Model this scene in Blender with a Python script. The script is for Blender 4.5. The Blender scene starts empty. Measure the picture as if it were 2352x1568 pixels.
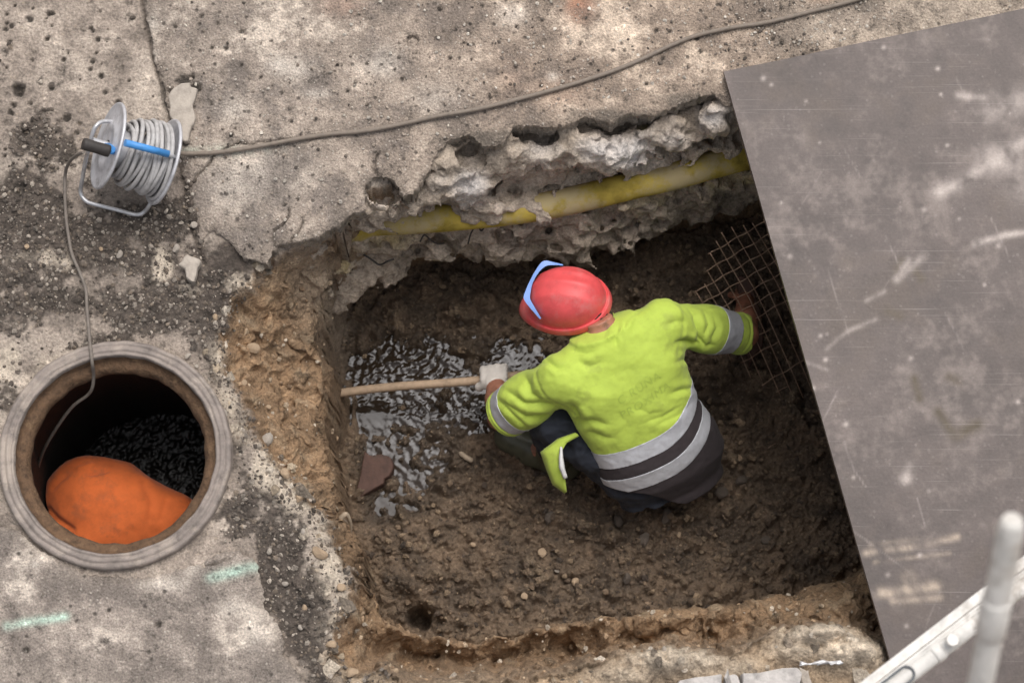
import bpy, bmesh, math, random
import numpy as np
from mathutils import Vector, Matrix, Euler

random.seed(7)
rng = np.random.default_rng(11)
scene = bpy.context.scene
col = scene.collection

# ------------------------------------------------------------------ camera
TILT, DIST, FPX = math.radians(14.0), 7.3, 5329.0          # FPX: focal length in units of 1/2352 of the frame width
CAM = np.array([0.0, -DIST * math.sin(TILT), DIST * math.cos(TILT)])
RIGHT = np.array([1.0, 0, 0]); UP = np.array([0, math.cos(TILT), math.sin(TILT)])
FWD = np.array([0, math.sin(TILT), -math.cos(TILT)])
cd = bpy.data.cameras.new('camera'); cam = bpy.data.objects.new('camera', cd); col.objects.link(cam)
cam.location = CAM; cam.rotation_euler = (TILT, 0, 0)
cd.sensor_width = 36.0; cd.lens = 36.0 * FPX / 2352.0
cd.clip_start = 0.1; cd.clip_end = 500.0
cd.dof.use_dof = True; cd.dof.focus_distance = 7.5; cd.dof.aperture_fstop = 2.4
scene.camera = cam

# ------------------------------------------------------------------ sky, sun, exposure
SUN_EL, SUN_AZ = math.radians(66), math.radians(64)        # azimuth counted from +X towards +Y
w = bpy.data.worlds.new('World'); scene.world = w; w.use_nodes = True
nt = w.node_tree
sky = nt.nodes.new('ShaderNodeTexSky'); sky.sky_type = 'NISHITA'; sky.sun_disc = False
sky.sun_elevation = SUN_EL; sky.sun_rotation = math.radians(90) - SUN_AZ
sky.air_density = 1.0; sky.dust_density = 6.0; sky.ozone_density = 1.0
hs = nt.nodes.new('ShaderNodeHueSaturation'); hs.inputs['Saturation'].default_value = 0.25
nt.links.new(sky.outputs[0], hs.inputs['Color'])
nt.links.new(hs.outputs[0], nt.nodes['Background'].inputs[0])
nt.nodes['Background'].inputs[1].default_value = 0.15
sd = bpy.data.lights.new('sun', 'SUN'); sd.energy = 1.5; sd.angle = math.radians(40); sd.color = (1.0, 0.93, 0.84)
sun = bpy.data.objects.new('sun', sd); col.objects.link(sun)
sv = Vector((math.cos(SUN_EL) * math.cos(SUN_AZ), math.cos(SUN_EL) * math.sin(SUN_AZ), math.sin(SUN_EL)))
sun.rotation_euler = sv.to_track_quat('Z', 'Y').to_euler(); sun.location = (-3, 3, 8)
vs = scene.view_settings
vs.view_transform = 'Standard'; vs.look = 'None'; vs.gamma = 1.0; vs.use_curve_mapping = False
vs.exposure = 0.05
scene.cycles.use_denoising = True
scene.cycles.max_bounces = 4

# ------------------------------------------------------------------ numeric helpers
def P(u, v, z):
    d = FWD + (u - 1176.0) / FPX * RIGHT - (v - 784.0) / FPX * UP
    t = (z - CAM[2]) / d[2]
    return CAM + t * d
def PV(u, v, z): return Vector(P(u, v, z))
def proj(p):
    q = np.asarray(p, float) - CAM
    dpt = q @ FWD
    return 1176.0 + FPX * (q @ RIGHT) / dpt, 784.0 - FPX * (q @ UP) / dpt

_perm = np.random.default_rng(3).permutation(256).astype(np.int64); _perm = np.concatenate([_perm, _perm, _perm])
_g3 = np.random.default_rng(5).normal(size=(256, 3)); _g3 /= np.linalg.norm(_g3, axis=1)[:, None]
_g3 = _g3.astype(np.float32)
def noise3(x, y, z):
    x = np.asarray(x, np.float32); y = np.asarray(y, np.float32); z = np.asarray(z, np.float32)
    x, y, z = np.broadcast_arrays(x, y, z)
    xi = np.floor(x); yi = np.floor(y); zi = np.floor(z)
    fx, fy, fz = x - xi, y - yi, z - zi
    xi = xi.astype(np.int64) & 255; yi = yi.astype(np.int64) & 255; zi = zi.astype(np.int64) & 255
    sm = lambda t: t * t * t * (t * (t * 6 - 15) + 10)
    ux, uy, uz = sm(fx), sm(fy), sm(fz)
    out = 0
    for a in (0, 1):
        wx = ux if a else 1 - ux
        for b in (0, 1):
            wy = uy if b else 1 - uy
            pab = _perm[_perm[xi + a] + yi + b]
            for c in (0, 1):
                g = _g3[_perm[pab + zi + c]]
                out = out + wx * wy * (uz if c else 1 - uz) * (g[..., 0] * (fx - a) + g[..., 1] * (fy - b) + g[..., 2] * (fz - c))
    return out * 1.6
def fbm(x, y, z, octv=4, gain=0.5, lac=2.03):
    s, a, f = 0, 1.0, 1.0
    for o in range(octv):
        s = s + a * noise3(x * f + 13.7 * o, y * f - 7.1 * o, z * f + 3.3 * o); a *= gain; f *= lac
    return s
def sstep(a, b, x):
    t = np.clip((x - a) / (b - a), 0, 1); return t * t * (3 - 2 * t)
def lerp(a, b, t): return a + (b - a) * t
def poly_dist(px, py, pts, closed=True):
    """distance to polyline, and signed inside test when closed (negative inside)"""
    pts = np.asarray(pts, float); n = len(pts)
    best = np.full(px.shape, 1e9); inside = np.zeros(px.shape, bool)
    for i in range(n if closed else n - 1):
        ax, ay = pts[i]; bx, by = pts[(i + 1) % n]
        dx, dy = bx - ax, by - ay
        t = np.clip(((px - ax) * dx + (py - ay) * dy) / (dx * dx + dy * dy + 1e-12), 0, 1)
        best = np.minimum(best, (px - ax - t * dx) ** 2 + (py - ay - t * dy) ** 2)
        if closed:
            c = ((ay > py) != (by > py))
            if dy != 0: inside ^= c & (px < dx * (py - ay) / dy + ax)
    best = np.sqrt(best)
    return np.where(inside, -best, best) if closed else best
def fine(pts, step=0.05, amp=0.012, freq=14, closed=True, seed=0.0):
    """subdivide a world polyline and jitter it with noise"""
    pts = [np.asarray(p, float)[:2] for p in pts]; out = []
    n = len(pts)
    for i in range(n if closed else n - 1):
        a, b = pts[i], pts[(i + 1) % n]
        L = np.linalg.norm(b - a)
        k = int(max(1, min(60, L / step)))
        for j in range(k): out.append(a + (b - a) * j / k)
    if not closed: out.append(pts[-1])
    out = np.array(out)
    out[:, 0] += amp * fbm(out[:, 0] * freq, out[:, 1] * freq, seed + 0.3, 3)
    out[:, 1] += amp * fbm(out[:, 0] * freq, out[:, 1] * freq, seed + 9.3, 3)
    return out
def pxpoly(l, z): return [P(u, v, z)[:2] for u, v in l]

# ------------------------------------------------------------------ mesh helpers
def link(o, parent=None):
    col.objects.link(o)
    if parent is not None: o.parent = parent
    return o
def tag(o, label=None, cat=None, group=None, kind=None):
    if label: o['label'] = label
    if cat: o['category'] = cat
    if group: o['group'] = group
    if kind: o['kind'] = kind
    return o
def make_mesh(name, V, F, mat=None, cols=None, smooth=True):
    V = np.ascontiguousarray(V, np.float32); F = np.ascontiguousarray(F, np.int32)
    k = F.shape[1]
    me = bpy.data.meshes.new(name)
    me.vertices.add(len(V)); me.vertices.foreach_set('co', V.ravel())
    me.loops.add(F.size); me.loops.foreach_set('vertex_index', F.ravel())
    me.polygons.add(len(F)); me.polygons.foreach_set('loop_start', np.arange(0, F.size, k, dtype=np.int32))
    me.polygons.foreach_set('use_smooth', np.full(len(F), smooth, bool))
    me.update(calc_edges=True)
    if cols is not None:
        a = me.color_attributes.new('col', 'FLOAT_COLOR', 'POINT')
        a.data.foreach_set('color', np.ascontiguousarray(cols, np.float32).ravel())
    if mat: me.materials.append(mat)
    return me
def np_obj(name, V, F, mat, parent=None, cols=None, smooth=True):
    return link(bpy.data.objects.new(name, make_mesh(name, V, F, mat, cols, smooth)), parent)
def bm_obj(name, bm, mat, parent=None, smooth=False):
    me = bpy.data.meshes.new(name); bm.to_mesh(me); bm.free()
    if mat: me.materials.append(mat)
    if smooth:
        for p in me.polygons: p.use_smooth = True
    return link(bpy.data.objects.new(name, me), parent)
def empty(name, loc=(0, 0, 0)):
    o = bpy.data.objects.new(name, None); o.location = loc; o.empty_display_size = 0.1
    return link(o)
def keep_world(child, parent):
    child.parent = parent
    child.matrix_parent_inverse = Matrix.Translation(parent.location).inverted()
    return child
def grid_faces(nx, ny):
    i = np.arange(nx - 1)[None, :] + nx * np.arange(ny - 1)[:, None]
    return np.stack([i, i + 1, i + nx + 1, i + nx], -1).reshape(-1, 4)
def tris(F): return F if F.shape[1] == 3 else np.concatenate([F[:, [0, 1, 2]], F[:, [0, 2, 3]]])
def clip(D, T, g):
    """keep the part of a triangle mesh where g < 0; D holds per-vertex data, interpolated along the cut"""
    T = np.asarray(T); ins = g < 0; c = ins[T].sum(1)
    keep = [T[c == 3]]
    ek = []; res = []
    for cnt in (1, 2):
        t = T[c == cnt]
        if not len(t): continue
        m = ins[t]
        lone = np.argmax(m if cnt == 1 else ~m, axis=1)
        r = np.arange(len(t))
        a, b, d = t[r, lone], t[r, (lone + 1) % 3], t[r, (lone + 2) % 3]
        res.append((cnt, a, b, d)); ek += [np.stack([a, b], 1), np.stack([a, d], 1)]
    if not ek: return _compact(D, keep[0])
    E = np.sort(np.concatenate(ek), 1)
    Eu, inv = np.unique(E, axis=0, return_inverse=True); inv = inv.ravel()
    ga, gb = g[Eu[:, 0]], g[Eu[:, 1]]
    t = (ga / (ga - gb + 1e-15))[:, None]
    D2 = np.concatenate([D, D[Eu[:, 0]] * (1 - t) + D[Eu[:, 1]] * t]); n0 = len(D); pos = 0
    for cnt, a, b, d in res:
        k = len(a); e1 = n0 + inv[pos:pos + k]; e2 = n0 + inv[pos + k:pos + 2 * k]; pos += 2 * k
        if cnt == 1: keep.append(np.stack([a, e1, e2], 1))
        else: keep += [np.stack([e1, b, d], 1), np.stack([e1, d, e2], 1)]
    return _compact(D2, np.concatenate(keep))
def _compact(D, T):
    used = np.unique(T); m = np.full(len(D), -1, np.int64); m[used] = np.arange(len(used))
    return D[used], m[T]
def boundary_edges(T):
    E = np.concatenate([T[:, [0, 1]], T[:, [1, 2]], T[:, [2, 0]]]); key = np.sort(E, 1)
    u, idx, cnt = np.unique(key, axis=0, return_index=True, return_counts=True)
    return E[idx[cnt == 1]]
def surface_nets(F, origin, h):
    """isosurface F = 0 (negative inside) of a regular grid -> verts, quads"""
    S = F < 0; nx, ny, nz = F.shape
    cs = np.zeros((nx - 1, ny - 1, nz - 1), np.int8)
    for a in (0, 1):
        for b in (0, 1):
            for c in (0, 1): cs += S[a:nx - 1 + a, b:ny - 1 + b, c:nz - 1 + c]
    cells = np.argwhere((cs > 0) & (cs < 8))
    idx = np.full(cs.shape, -1, np.int64); idx[tuple(cells.T)] = np.arange(len(cells))
    cor = [np.array([a, b, c]) for a in (0, 1) for b in (0, 1) for c in (0, 1)]
    acc = np.zeros((len(cells), 3)); n = np.zeros(len(cells))
    for i in range(8):
        for j in range(i + 1, 8):
            if np.abs(cor[i] - cor[j]).sum() != 1: continue
            fa = F[tuple((cells + cor[i]).T)]; fb = F[tuple((cells + cor[j]).T)]
            m = (fa < 0) != (fb < 0)
            t = fa[m] / (fa[m] - fb[m])
            acc[m] += cor[i] + (cor[j] - cor[i]) * t[:, None]; n[m] += 1
    V = (cells + acc / n[:, None]) * h + origin
    Q = []
    for ax in range(3):
        b_, c_ = (ax + 1) % 3, (ax + 2) % 3
        sl0 = [slice(None)] * 3; sl1 = [slice(None)] * 3
        sl0[ax] = slice(0, -1); sl1[ax] = slice(1, None)
        ch = S[tuple(sl0)] != S[tuple(sl1)]
        e = np.argwhere(ch)
        e = e[(e[:, b_] > 0) & (e[:, c_] > 0) & (e[:, b_] < F.shape[b_] - 1) & (e[:, c_] < F.shape[c_] - 1)]
        ob = np.zeros(3, int); ob[b_] = 1; oc = np.zeros(3, int); oc[c_] = 1
        q = np.stack([idx[tuple((e - ob - oc).T)], idx[tuple((e - oc).T)], idx[tuple(e.T)], idx[tuple((e - ob).T)]], 1)
        s = S[tuple(e.T)]
        q[~s] = q[~s][:, ::-1]
        Q.append(q)
    return V, np.concatenate(Q)
def vnormals(V, F):
    T = tris(F); n = np.cross(V[T[:, 1]] - V[T[:, 0]], V[T[:, 2]] - V[T[:, 0]])
    N = np.zeros_like(V)
    for k in range(3): np.add.at(N, T[:, k], n)
    return N / (np.linalg.norm(N, axis=1)[:, None] + 1e-12)
def relax(V, F, it=2, lam=0.5):
    E = np.concatenate([F[:, [i, (i + 1) % F.shape[1]]] for i in range(F.shape[1])])
    for _ in range(it):
        A = np.zeros_like(V); n = np.zeros(len(V))
        np.add.at(A, E[:, 0], V[E[:, 1]]); np.add.at(A, E[:, 1], V[E[:, 0]])
        np.add.at(n, E[:, 0], 1); np.add.at(n, E[:, 1], 1)
        V = V + lam * (A / np.maximum(n, 1)[:, None] - V)
    return V
class Field:
    """signed distance grid; primitives are evaluated only near themselves"""
    def __init__(s, lo, hi, h):
        s.lo = np.asarray(lo, float); s.h = h
        s.n = np.ceil((np.asarray(hi, float) - s.lo) / h).astype(int) + 1
        s.F = np.full(s.n, 0.3)
    def region(s, lo, hi):
        a = np.maximum(np.floor((np.asarray(lo) - s.lo) / s.h).astype(int), 0)
        b = np.minimum(np.ceil((np.asarray(hi) - s.lo) / s.h).astype(int) + 1, s.n)
        b = np.maximum(b, a)
        sl = tuple(slice(i, j) for i, j in zip(a, b))
        ax = [s.lo[k] + s.h * np.arange(a[k], b[k]) for k in range(3)]
        X, Y, Z = np.meshgrid(*ax, indexing='ij')
        return sl, X, Y, Z
    def add(s, sl, d, k=0.02):
        A = s.F[sl]
        if k > 0:
            hh = np.clip(0.5 + 0.5 * (A - d) / k, 0, 1)
            s.F[sl] = A + (d - A) * hh - k * hh * (1 - hh)
        else: s.F[sl] = np.minimum(A, d)
    def cone(s, a, b, r1, r2, k=0.02, m=0.06):
        a = np.asarray(a, float); b = np.asarray(b, float); R = max(r1, r2) + m
        sl, X, Y, Z = s.region(np.minimum(a, b) - R, np.maximum(a, b) + R)
        if X.size == 0: return
        d = b - a; t = np.clip(((X - a[0]) * d[0] + (Y - a[1]) * d[1] + (Z - a[2]) * d[2]) / (d @ d + 1e-12), 0, 1)
        q = np.sqrt((X - a[0] - t * d[0]) ** 2 + (Y - a[1] - t * d[1]) ** 2 + (Z - a[2] - t * d[2]) ** 2) - (r1 + (r2 - r1) * t)
        s.add(sl, q, k)
    def chain(s, pts, rs, k=0.02):
        for i in range(len(pts) - 1): s.cone(pts[i], pts[i + 1], rs[i], rs[i + 1], k)
    def ell(s, c, axes, r, k=0.02, m=0.06):
        """ellipsoid with frame axes (3x3 rows) and radii r"""
        c = np.asarray(c, float); A = np.asarray(axes, float); r = np.asarray(r, float); R = max(r) + m
        sl, X, Y, Z = s.region(c - R, c + R)
        if X.size == 0: return
        q = [((X - c[0]) * A[i][0] + (Y - c[1]) * A[i][1] + (Z - c[2]) * A[i][2]) / r[i] for i in range(3)]
        k0 = np.sqrt(sum(x * x for x in q)); k1 = np.sqrt(sum((x / r[i]) ** 2 for i, x in enumerate(q))) + 1e-9
        s.add(sl, k0 * (k0 - 1) / k1, k)
    def mesh(s, off=0.0): return surface_nets(s.F - off, s.lo, s.h)

def tube_mesh(pts, rad, n=10, caps=True):
    pts = [np.asarray(p, float) for p in pts]; m = len(pts)
    rad = [rad] * m if np.isscalar(rad) else rad
    V = []; F = []
    t = [None] * m
    for i in range(m):
        d = pts[min(i + 1, m - 1)] - pts[max(i - 1, 0)]; t[i] = d / (np.linalg.norm(d) + 1e-12)
    nrm = np.cross(t[0], [0.13, 0.27, 0.95]); nrm /= np.linalg.norm(nrm)
    for i in range(m):
        nrm = nrm - t[i] * (nrm @ t[i]); nrm /= np.linalg.norm(nrm); bn = np.cross(t[i], nrm)
        for k in range(n):
            a = 2 * math.pi * k / n; V.append(pts[i] + rad[i] * (math.cos(a) * nrm + math.sin(a) * bn))
    for i in range(m - 1):
        for k in range(n): F.append((i * n + k, i * n + (k + 1) % n, (i + 1) * n + (k + 1) % n, (i + 1) * n + k))
    V = list(V); Fc = []
    if caps:
        V += [pts[0], pts[-1]]
        for k in range(n):
            Fc.append((m * n, (k + 1) % n, k, k)); Fc.append((m * n + 1, (m - 1) * n + k, (m - 1) * n + (k + 1) % n, (m - 1) * n + (k + 1) % n))
    me_f = [f for f in F] + [tuple(dict.fromkeys(f)) for f in Fc]
    return V, me_f
def tube(name, pts, rad, mat, parent=None, n=10, caps=True):
    V, F = tube_mesh(pts, rad, n, caps)
    me = bpy.data.meshes.new(name); me.from_pydata([tuple(v) for v in V], [], F); me.update()
    for p in me.polygons: p.use_smooth = len(p.vertices) == 4
    me.materials.append(mat)
    return link(bpy.data.objects.new(name, me), parent)
def smooth_path(pts, sub=8):
    pts = [np.asarray(p, float) for p in pts]; out = []
    for i in range(len(pts) - 1):
        p0 = pts[max(i - 1, 0)]; p1 = pts[i]; p2 = pts[i + 1]; p3 = pts[min(i + 2, len(pts) - 1)]
        for j in range(sub):
            t = j / sub
            out.append(0.5 * (2 * p1 + (p2 - p0) * t + (2 * p0 - 5 * p1 + 4 * p2 - p3) * t * t + (-p0 + 3 * p1 - 3 * p2 + p3) * t ** 3))
    out.append(pts[-1]); return out
def lathe(name, prof, mat, parent=None, n=96, wob=0.0, center=(0, 0, 0), smooth=True):
    m = len(prof); a = np.linspace(0, 2 * math.pi, n, endpoint=False)
    r = np.array([p[0] for p in prof])[None, :]; z = np.array([p[1] for p in prof])[None, :]
    A = a[:, None]
    rr = r + wob * noise3(np.cos(A) * 6 + z * 9, np.sin(A) * 6, z * 20 + r * 30)
    zz = z + 0.6 * wob * noise3(np.cos(A) * 5 + 3, np.sin(A) * 5, r * 30)
    V = np.stack([center[0] + rr * np.cos(A), center[1] + rr * np.sin(A), center[2] + zz], -1).reshape(-1, 3)
    F = []
    for i in range(n):
        for j in range(m - 1): F.append((i * m + j, ((i + 1) % n) * m + j, ((i + 1) % n) * m + j + 1, i * m + j + 1))
    return np_obj(name, V, np.array(F), mat, parent, smooth=smooth)

# ------------------------------------------------------------------ materials
def new_mat(name):
    m = bpy.data.materials.new(name); m.use_nodes = True
    return m, m.node_tree, m.node_tree.nodes, m.node_tree.nodes['Principled BSDF']
def ramp(nodes, pts):
    r = nodes.new('ShaderNodeValToRGB'); e = r.color_ramp.elements
    while len(e) > 1: e.remove(e[-1])
    e[0].position = pts[0][0]; e[0].color = (*pts[0][1], 1) if not np.isscalar(pts[0][1]) else (pts[0][1],) * 3 + (1,)
    for p, c in pts[1:]:
        k = e.new(p); k.color = (*c, 1) if not np.isscalar(c) else (c, c, c, 1)
    return r
def mixc(nt, mode, fac, a, b):
    n = nt.nodes.new('ShaderNodeMix'); n.data_type = 'RGBA'; n.blend_type = mode
    for sock, val in ((n.inputs['Factor'], fac), (n.inputs['A'], a), (n.inputs['B'], b)):
        if hasattr(val, 'is_output'): nt.links.new(val, sock)
        elif np.isscalar(val): sock.default_value = val
        else: sock.default_value = (*val, 1)
    return n.outputs['Result']
def earth(name, contrast=1.0, grain=160.0, bump=0.6, speck=0.5, speck_col=(0.62, 0.56, 0.48), rough=0.9, hole=0.5):
    """soil / concrete: base colour from the 'col' attribute (alpha = wetness), grain, aggregate and relief from noise"""
    m, nt, N, bs = new_mat(name); L = nt.links.new
    at = N.new('ShaderNodeAttribute'); at.attribute_name = 'col'
    tc = N.new('ShaderNodeTexCoord')
    n1 = N.new('ShaderNodeTexNoise'); n1.inputs['Scale'].default_value = 14; n1.inputs['Detail'].default_value = 7; n1.inputs['Roughness'].default_value = 0.78
    n2 = N.new('ShaderNodeTexNoise'); n2.inputs['Scale'].default_value = grain; n2.inputs['Detail'].default_value = 4; n2.inputs['Roughness'].default_value = 0.7
    vo = N.new('ShaderNodeTexVoronoi'); vo.inputs['Scale'].default_value = grain * 0.62
    v2 = N.new('ShaderNodeTexVoronoi'); v2.inputs['Scale'].default_value = grain * 0.27
    for k in (n1, n2, vo, v2): L(tc.outputs['Object'], k.inputs['Vector'])
    r1 = ramp(N, [(0.32, 1 - 0.66 * contrast), (0.45, 0.95), (0.56, 1.0), (0.68, 1 + 0.55 * contrast)]); L(n1.outputs['Fac'], r1.inputs[0])
    r2 = ramp(N, [(0.30, 1 - 0.38 * contrast), (0.5, 1.0), (0.70, 1 + 0.38 * contrast)]); L(n2.outputs['Fac'], r2.inputs[0])
    c = mixc(nt, 'MULTIPLY', 1.0, at.outputs['Color'], r1.outputs[0])
    c = mixc(nt, 'MULTIPLY', 1.0, c, r2.outputs[0])
    # pale aggregate specks: some voronoi cells
    sep = N.new('ShaderNodeSeparateColor'); L(vo.outputs['Color'], sep.inputs[0])
    rs = ramp(N, [(0.86, 0.0), (0.90, 1.0)]); L(sep.outputs[0], rs.inputs[0])
    rd = ramp(N, [(0.25, 1.0), (0.45, 0.0)]); L(vo.outputs['Distance'], rd.inputs[0])
    mu = N.new('ShaderNodeMath'); mu.operation = 'MULTIPLY'; L(rs.outputs[0], mu.inputs[0]); L(rd.outputs[0], mu.inputs[1])
    nm = ramp(N, [(.42, 0.15), (.6, 1.0)]); L(n1.outputs['Fac'], nm.inputs[0])
    mm = N.new('ShaderNodeMath'); mm.operation = 'MULTIPLY'; L(mu.outputs[0], mm.inputs[0]); L(nm.outputs[0], mm.inputs[1]); mu = mm
    mu2 = N.new('ShaderNodeMath'); mu2.operation = 'MULTIPLY'; L(mu.outputs[0], mu2.inputs[0]); mu2.inputs[1].default_value = speck
    c = mixc(nt, 'MIX', mu2.outputs[0], c, speck_col)
    # dark pinholes
    sp2 = N.new('ShaderNodeSeparateColor'); L(v2.outputs['Color'], sp2.inputs[0])
    rh = ramp(N, [(0.88, 0.0), (0.93, 1.0)]); L(sp2.outputs[1], rh.inputs[0])
    rh2 = ramp(N, [(0.14, 1.0), (0.34, 0.0)]); L(v2.outputs['Distance'], rh2.inputs[0])
    mh = N.new('ShaderNodeMath'); mh.operation = 'MULTIPLY'; L(rh.outputs[0], mh.inputs[0]); L(rh2.outputs[0], mh.inputs[1])
    mh2 = N.new('ShaderNodeMath'); mh2.operation = 'MULTIPLY'; L(mh.outputs[0], mh2.inputs[0]); mh2.inputs[1].default_value = hole
    c = mixc(nt, 'MIX', mh2.outputs[0], c, (0.055, 0.045, 0.038))
    L(c, bs.inputs['Base Color'])
    # relief
    ad = N.new('ShaderNodeMath'); ad.operation = 'ADD'; L(n1.outputs['Fac'], ad.inputs[0]); L(n2.outputs['Fac'], ad.inputs[1])
    sb = N.new('ShaderNodeMath'); sb.operation = 'SUBTRACT'; L(ad.outputs[0], sb.inputs[0]); L(mh.outputs[0], sb.inputs[1])
    sb2 = N.new('ShaderNodeMath'); sb2.operation = 'MULTIPLY_ADD'; L(vo.outputs['Distance'], sb2.inputs[0]); sb2.inputs[1].default_value = -0.7; L(sb.outputs[0], sb2.inputs[2])
    bp = N.new('ShaderNodeBump'); bp.inputs['Strength'].default_value = bump; bp.inputs['Distance'].default_value = 0.008
    L(sb2.outputs[0], bp.inputs['Height']); L(bp.outputs[0], bs.inputs['Normal'])
    rr = N.new('ShaderNodeMapRange'); L(at.outputs['Alpha'], rr.inputs['Value']); rr.inputs['To Min'].default_value = rough; rr.inputs['To Max'].default_value = 0.18
    L(rr.outputs[0], bs.inputs['Roughness'])
    return m
def plain(name, c, rough=0.6, metal=0.0, var=0.25, scale=30, bump=0.1, dist=0.002, spec=0.5, detail=5, wear=None, wear_pos=0.62, coat=0.0):
    m, nt, N, bs = new_mat(name); L = nt.links.new
    tc = N.new('ShaderNodeTexCoord')
    n1 = N.new('ShaderNodeTexNoise'); n1.inputs['Scale'].default_value = scale; n1.inputs['Detail'].default_value = detail; n1.inputs['Roughness'].default_value = 0.65
    L(tc.outputs['Object'], n1.inputs['Vector'])
    r1 = ramp(N, [(0.28, 1 - var), (0.5, 1.0), (0.72, 1 + var * 0.6)]); L(n1.outputs['Fac'], r1.inputs[0])
    cc = mixc(nt, 'MULTIPLY', 1.0, c, r1.outputs[0])
    if wear is not None:
        n3 = N.new('ShaderNodeTexNoise'); n3.inputs['Scale'].default_value = scale * 0.4; n3.inputs['Detail'].default_value = 8; n3.inputs['Roughness'].default_value = 0.7
        L(tc.outputs['Object'], n3.inputs['Vector'])
        rw = ramp(N, [(wear_pos - 0.05, 0.0), (wear_pos + 0.05, 0.85)]); L(n3.outputs['Fac'], rw.inputs[0])
        cc = mixc(nt, 'MIX', rw.outputs[0], cc, wear)
    L(cc, bs.inputs['Base Color'])
    bs.inputs['Roughness'].default_value = rough; bs.inputs['Metallic'].default_value = metal
    bs.inputs['Specular IOR Level'].default_value = spec; bs.inputs['Coat Weight'].default_value = coat
    if bump > 0:
        n2 = N.new('ShaderNodeTexNoise'); n2.inputs['Scale'].default_value = scale * 3; n2.inputs['Detail'].default_value = 5; L(tc.outputs['Object'], n2.inputs['Vector'])
        bp = N.new('ShaderNodeBump'); bp.inputs['Strength'].default_value = bump; bp.inputs['Distance'].default_value = dist
        L(n2.outputs['Fac'], bp.inputs['Height']); L(bp.outputs[0], bs.inputs['Normal'])
    return m
def fabric(name, c, rough=0.85, var=0.12, weave=900, sheen=0.25, wear=None, wear_pos=.6):
    m = plain(name, c, rough, 0, var, 14, 0.0, wear=wear, wear_pos=wear_pos); nt = m.node_tree; N = nt.nodes; L = nt.links.new; bs = N['Principled BSDF']
    tc = N.new('ShaderNodeTexCoord')
    wv = N.new('ShaderNodeTexNoise'); wv.inputs['Scale'].default_value = weave; wv.inputs['Detail'].default_value = 2; L(tc.outputs['Object'], wv.inputs['Vector'])
    n2 = N.new('ShaderNodeTexNoise'); n2.inputs['Scale'].default_value = 45; n2.inputs['Detail'].default_value = 3; L(tc.outputs['Object'], n2.inputs['Vector'])
    a = N.new('ShaderNodeMath'); a.operation = 'MULTIPLY_ADD'; a.inputs[1].default_value = 0.35; L(wv.outputs['Fac'], a.inputs[0]); L(n2.outputs['Fac'], a.inputs[2])
    bp = N.new('ShaderNodeBump'); bp.inputs['Strength'].default_value = 0.25; bp.inputs['Distance'].default_value = 0.004; L(a.outputs[0], bp.inputs['Height']); L(bp.outputs[0], bs.inputs['Normal'])
    bs.inputs['Sheen Weight'].default_value = sheen
    return m

M_conc = earth('weathered_concrete', 1.15, 160, 0.9, 0.6, (0.66, 0.60, 0.53), 0.9, 0.75)
M_soil = earth('soil', 1.05, 120, 1.0, 0.30, (0.50, 0.40, 0.29), 0.92, 0.35)
M_wall = earth('trench_soil', 1.0, 110, 0.9, 0.25, (0.60, 0.55, 0.48), 0.9, 0.4)
M_water, _nt, _N, _b = new_mat('muddy_water')
_b.inputs['Base Color'].default_value = (0.030, 0.021, 0.014, 1); _b.inputs['Roughness'].default_value = 0.10; _b.inputs['IOR'].default_value = 1.36
_b.inputs['Specular Tint'].default_value = (0.92, 0.94, 1.0, 1)
M_wetmud = plain('wet_black_mud', (0.014, 0.012, 0.010), 0.14, 0, 0.4, 90, 0.5, 0.003, detail=6)
M_wetmud.node_tree.nodes['Principled BSDF'].inputs['IOR'].default_value = 1.5
M_iron = plain('cast_iron', (0.225, 0.19, 0.17), 0.65, 0.1, 0.5, 18, 0.6, 0.004, wear=(0.36, 0.305, 0.26), wear_pos=.55)
M_rust = plain('rusty_iron', (0.115, 0.066, 0.036), 0.85, 0.0, 0.55, 45, 0.7, 0.006, wear=(0.20, 0.125, 0.07))
M_shaft = plain('wet_shaft_wall', (0.014, 0.012, 0.010), 0.7, 0, 0.5, 30, 0.6, 0.006)
M_cable = plain('grey_cable_rubber', (0.20, 0.165, 0.135), 0.7, 0, 0.25, 60, 0.2)
M_cable2 = plain('dark_cable_rubber', (0.17, 0.145, 0.125), 0.7, 0, 0.3, 60, 0.2)
M_galv = plain('galvanised_metal', (0.58, 0.58, 0.60), 0.42, 0.65, 0.25, 35, 0.1, 0.002, wear=(0.35, 0.32, 0.30))
M_flange = plain('scuffed_grey_sheet', (0.55, 0.55, 0.58), 0.5, 0.35, 0.3, 30, 0.15, 0.002, wear=(0.30, 0.29, 0.30))
M_reelcord = plain('pale_grey_cord', (0.42, 0.41, 0.41), 0.6, 0, 0.3, 40, 0.15)
M_blue = plain('blue_plastic', (0.06, 0.26, 0.62), 0.45, 0, 0.2, 40, 0.08)
M_blackgrip = plain('black_rubber_grip', (0.035, 0.03, 0.028), 0.6, 0, 0.35, 60, 0.2)
M_white = plain('white_painted_metal', (0.66, 0.64, 0.61), 0.5, 0.0, 0.35, 18, 0.2, 0.002, wear=(0.34, 0.30, 0.26), wear_pos=0.58)
M_gasket = plain('dark_gasket', (0.10, 0.11, 0.12), 0.5, 0, 0.2)
M_wood = plain('worn_wood', (0.40, 0.29, 0.20), 0.75, 0, 0.35, 40, 0.3, 0.003)
M_yellow = plain('yellow_pipe_plastic', (0.40, 0.305, 0.065), 0.95, 0, 0.5, 12, 0.4, 0.005, spec=.1, wear=(0.42, 0.345, 0.21), wear_pos=0.52)
M_wire = plain('rusty_wire', (0.34, 0.23, 0.165), 0.6, 0.2, 0.4, 60, 0.2)
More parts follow.
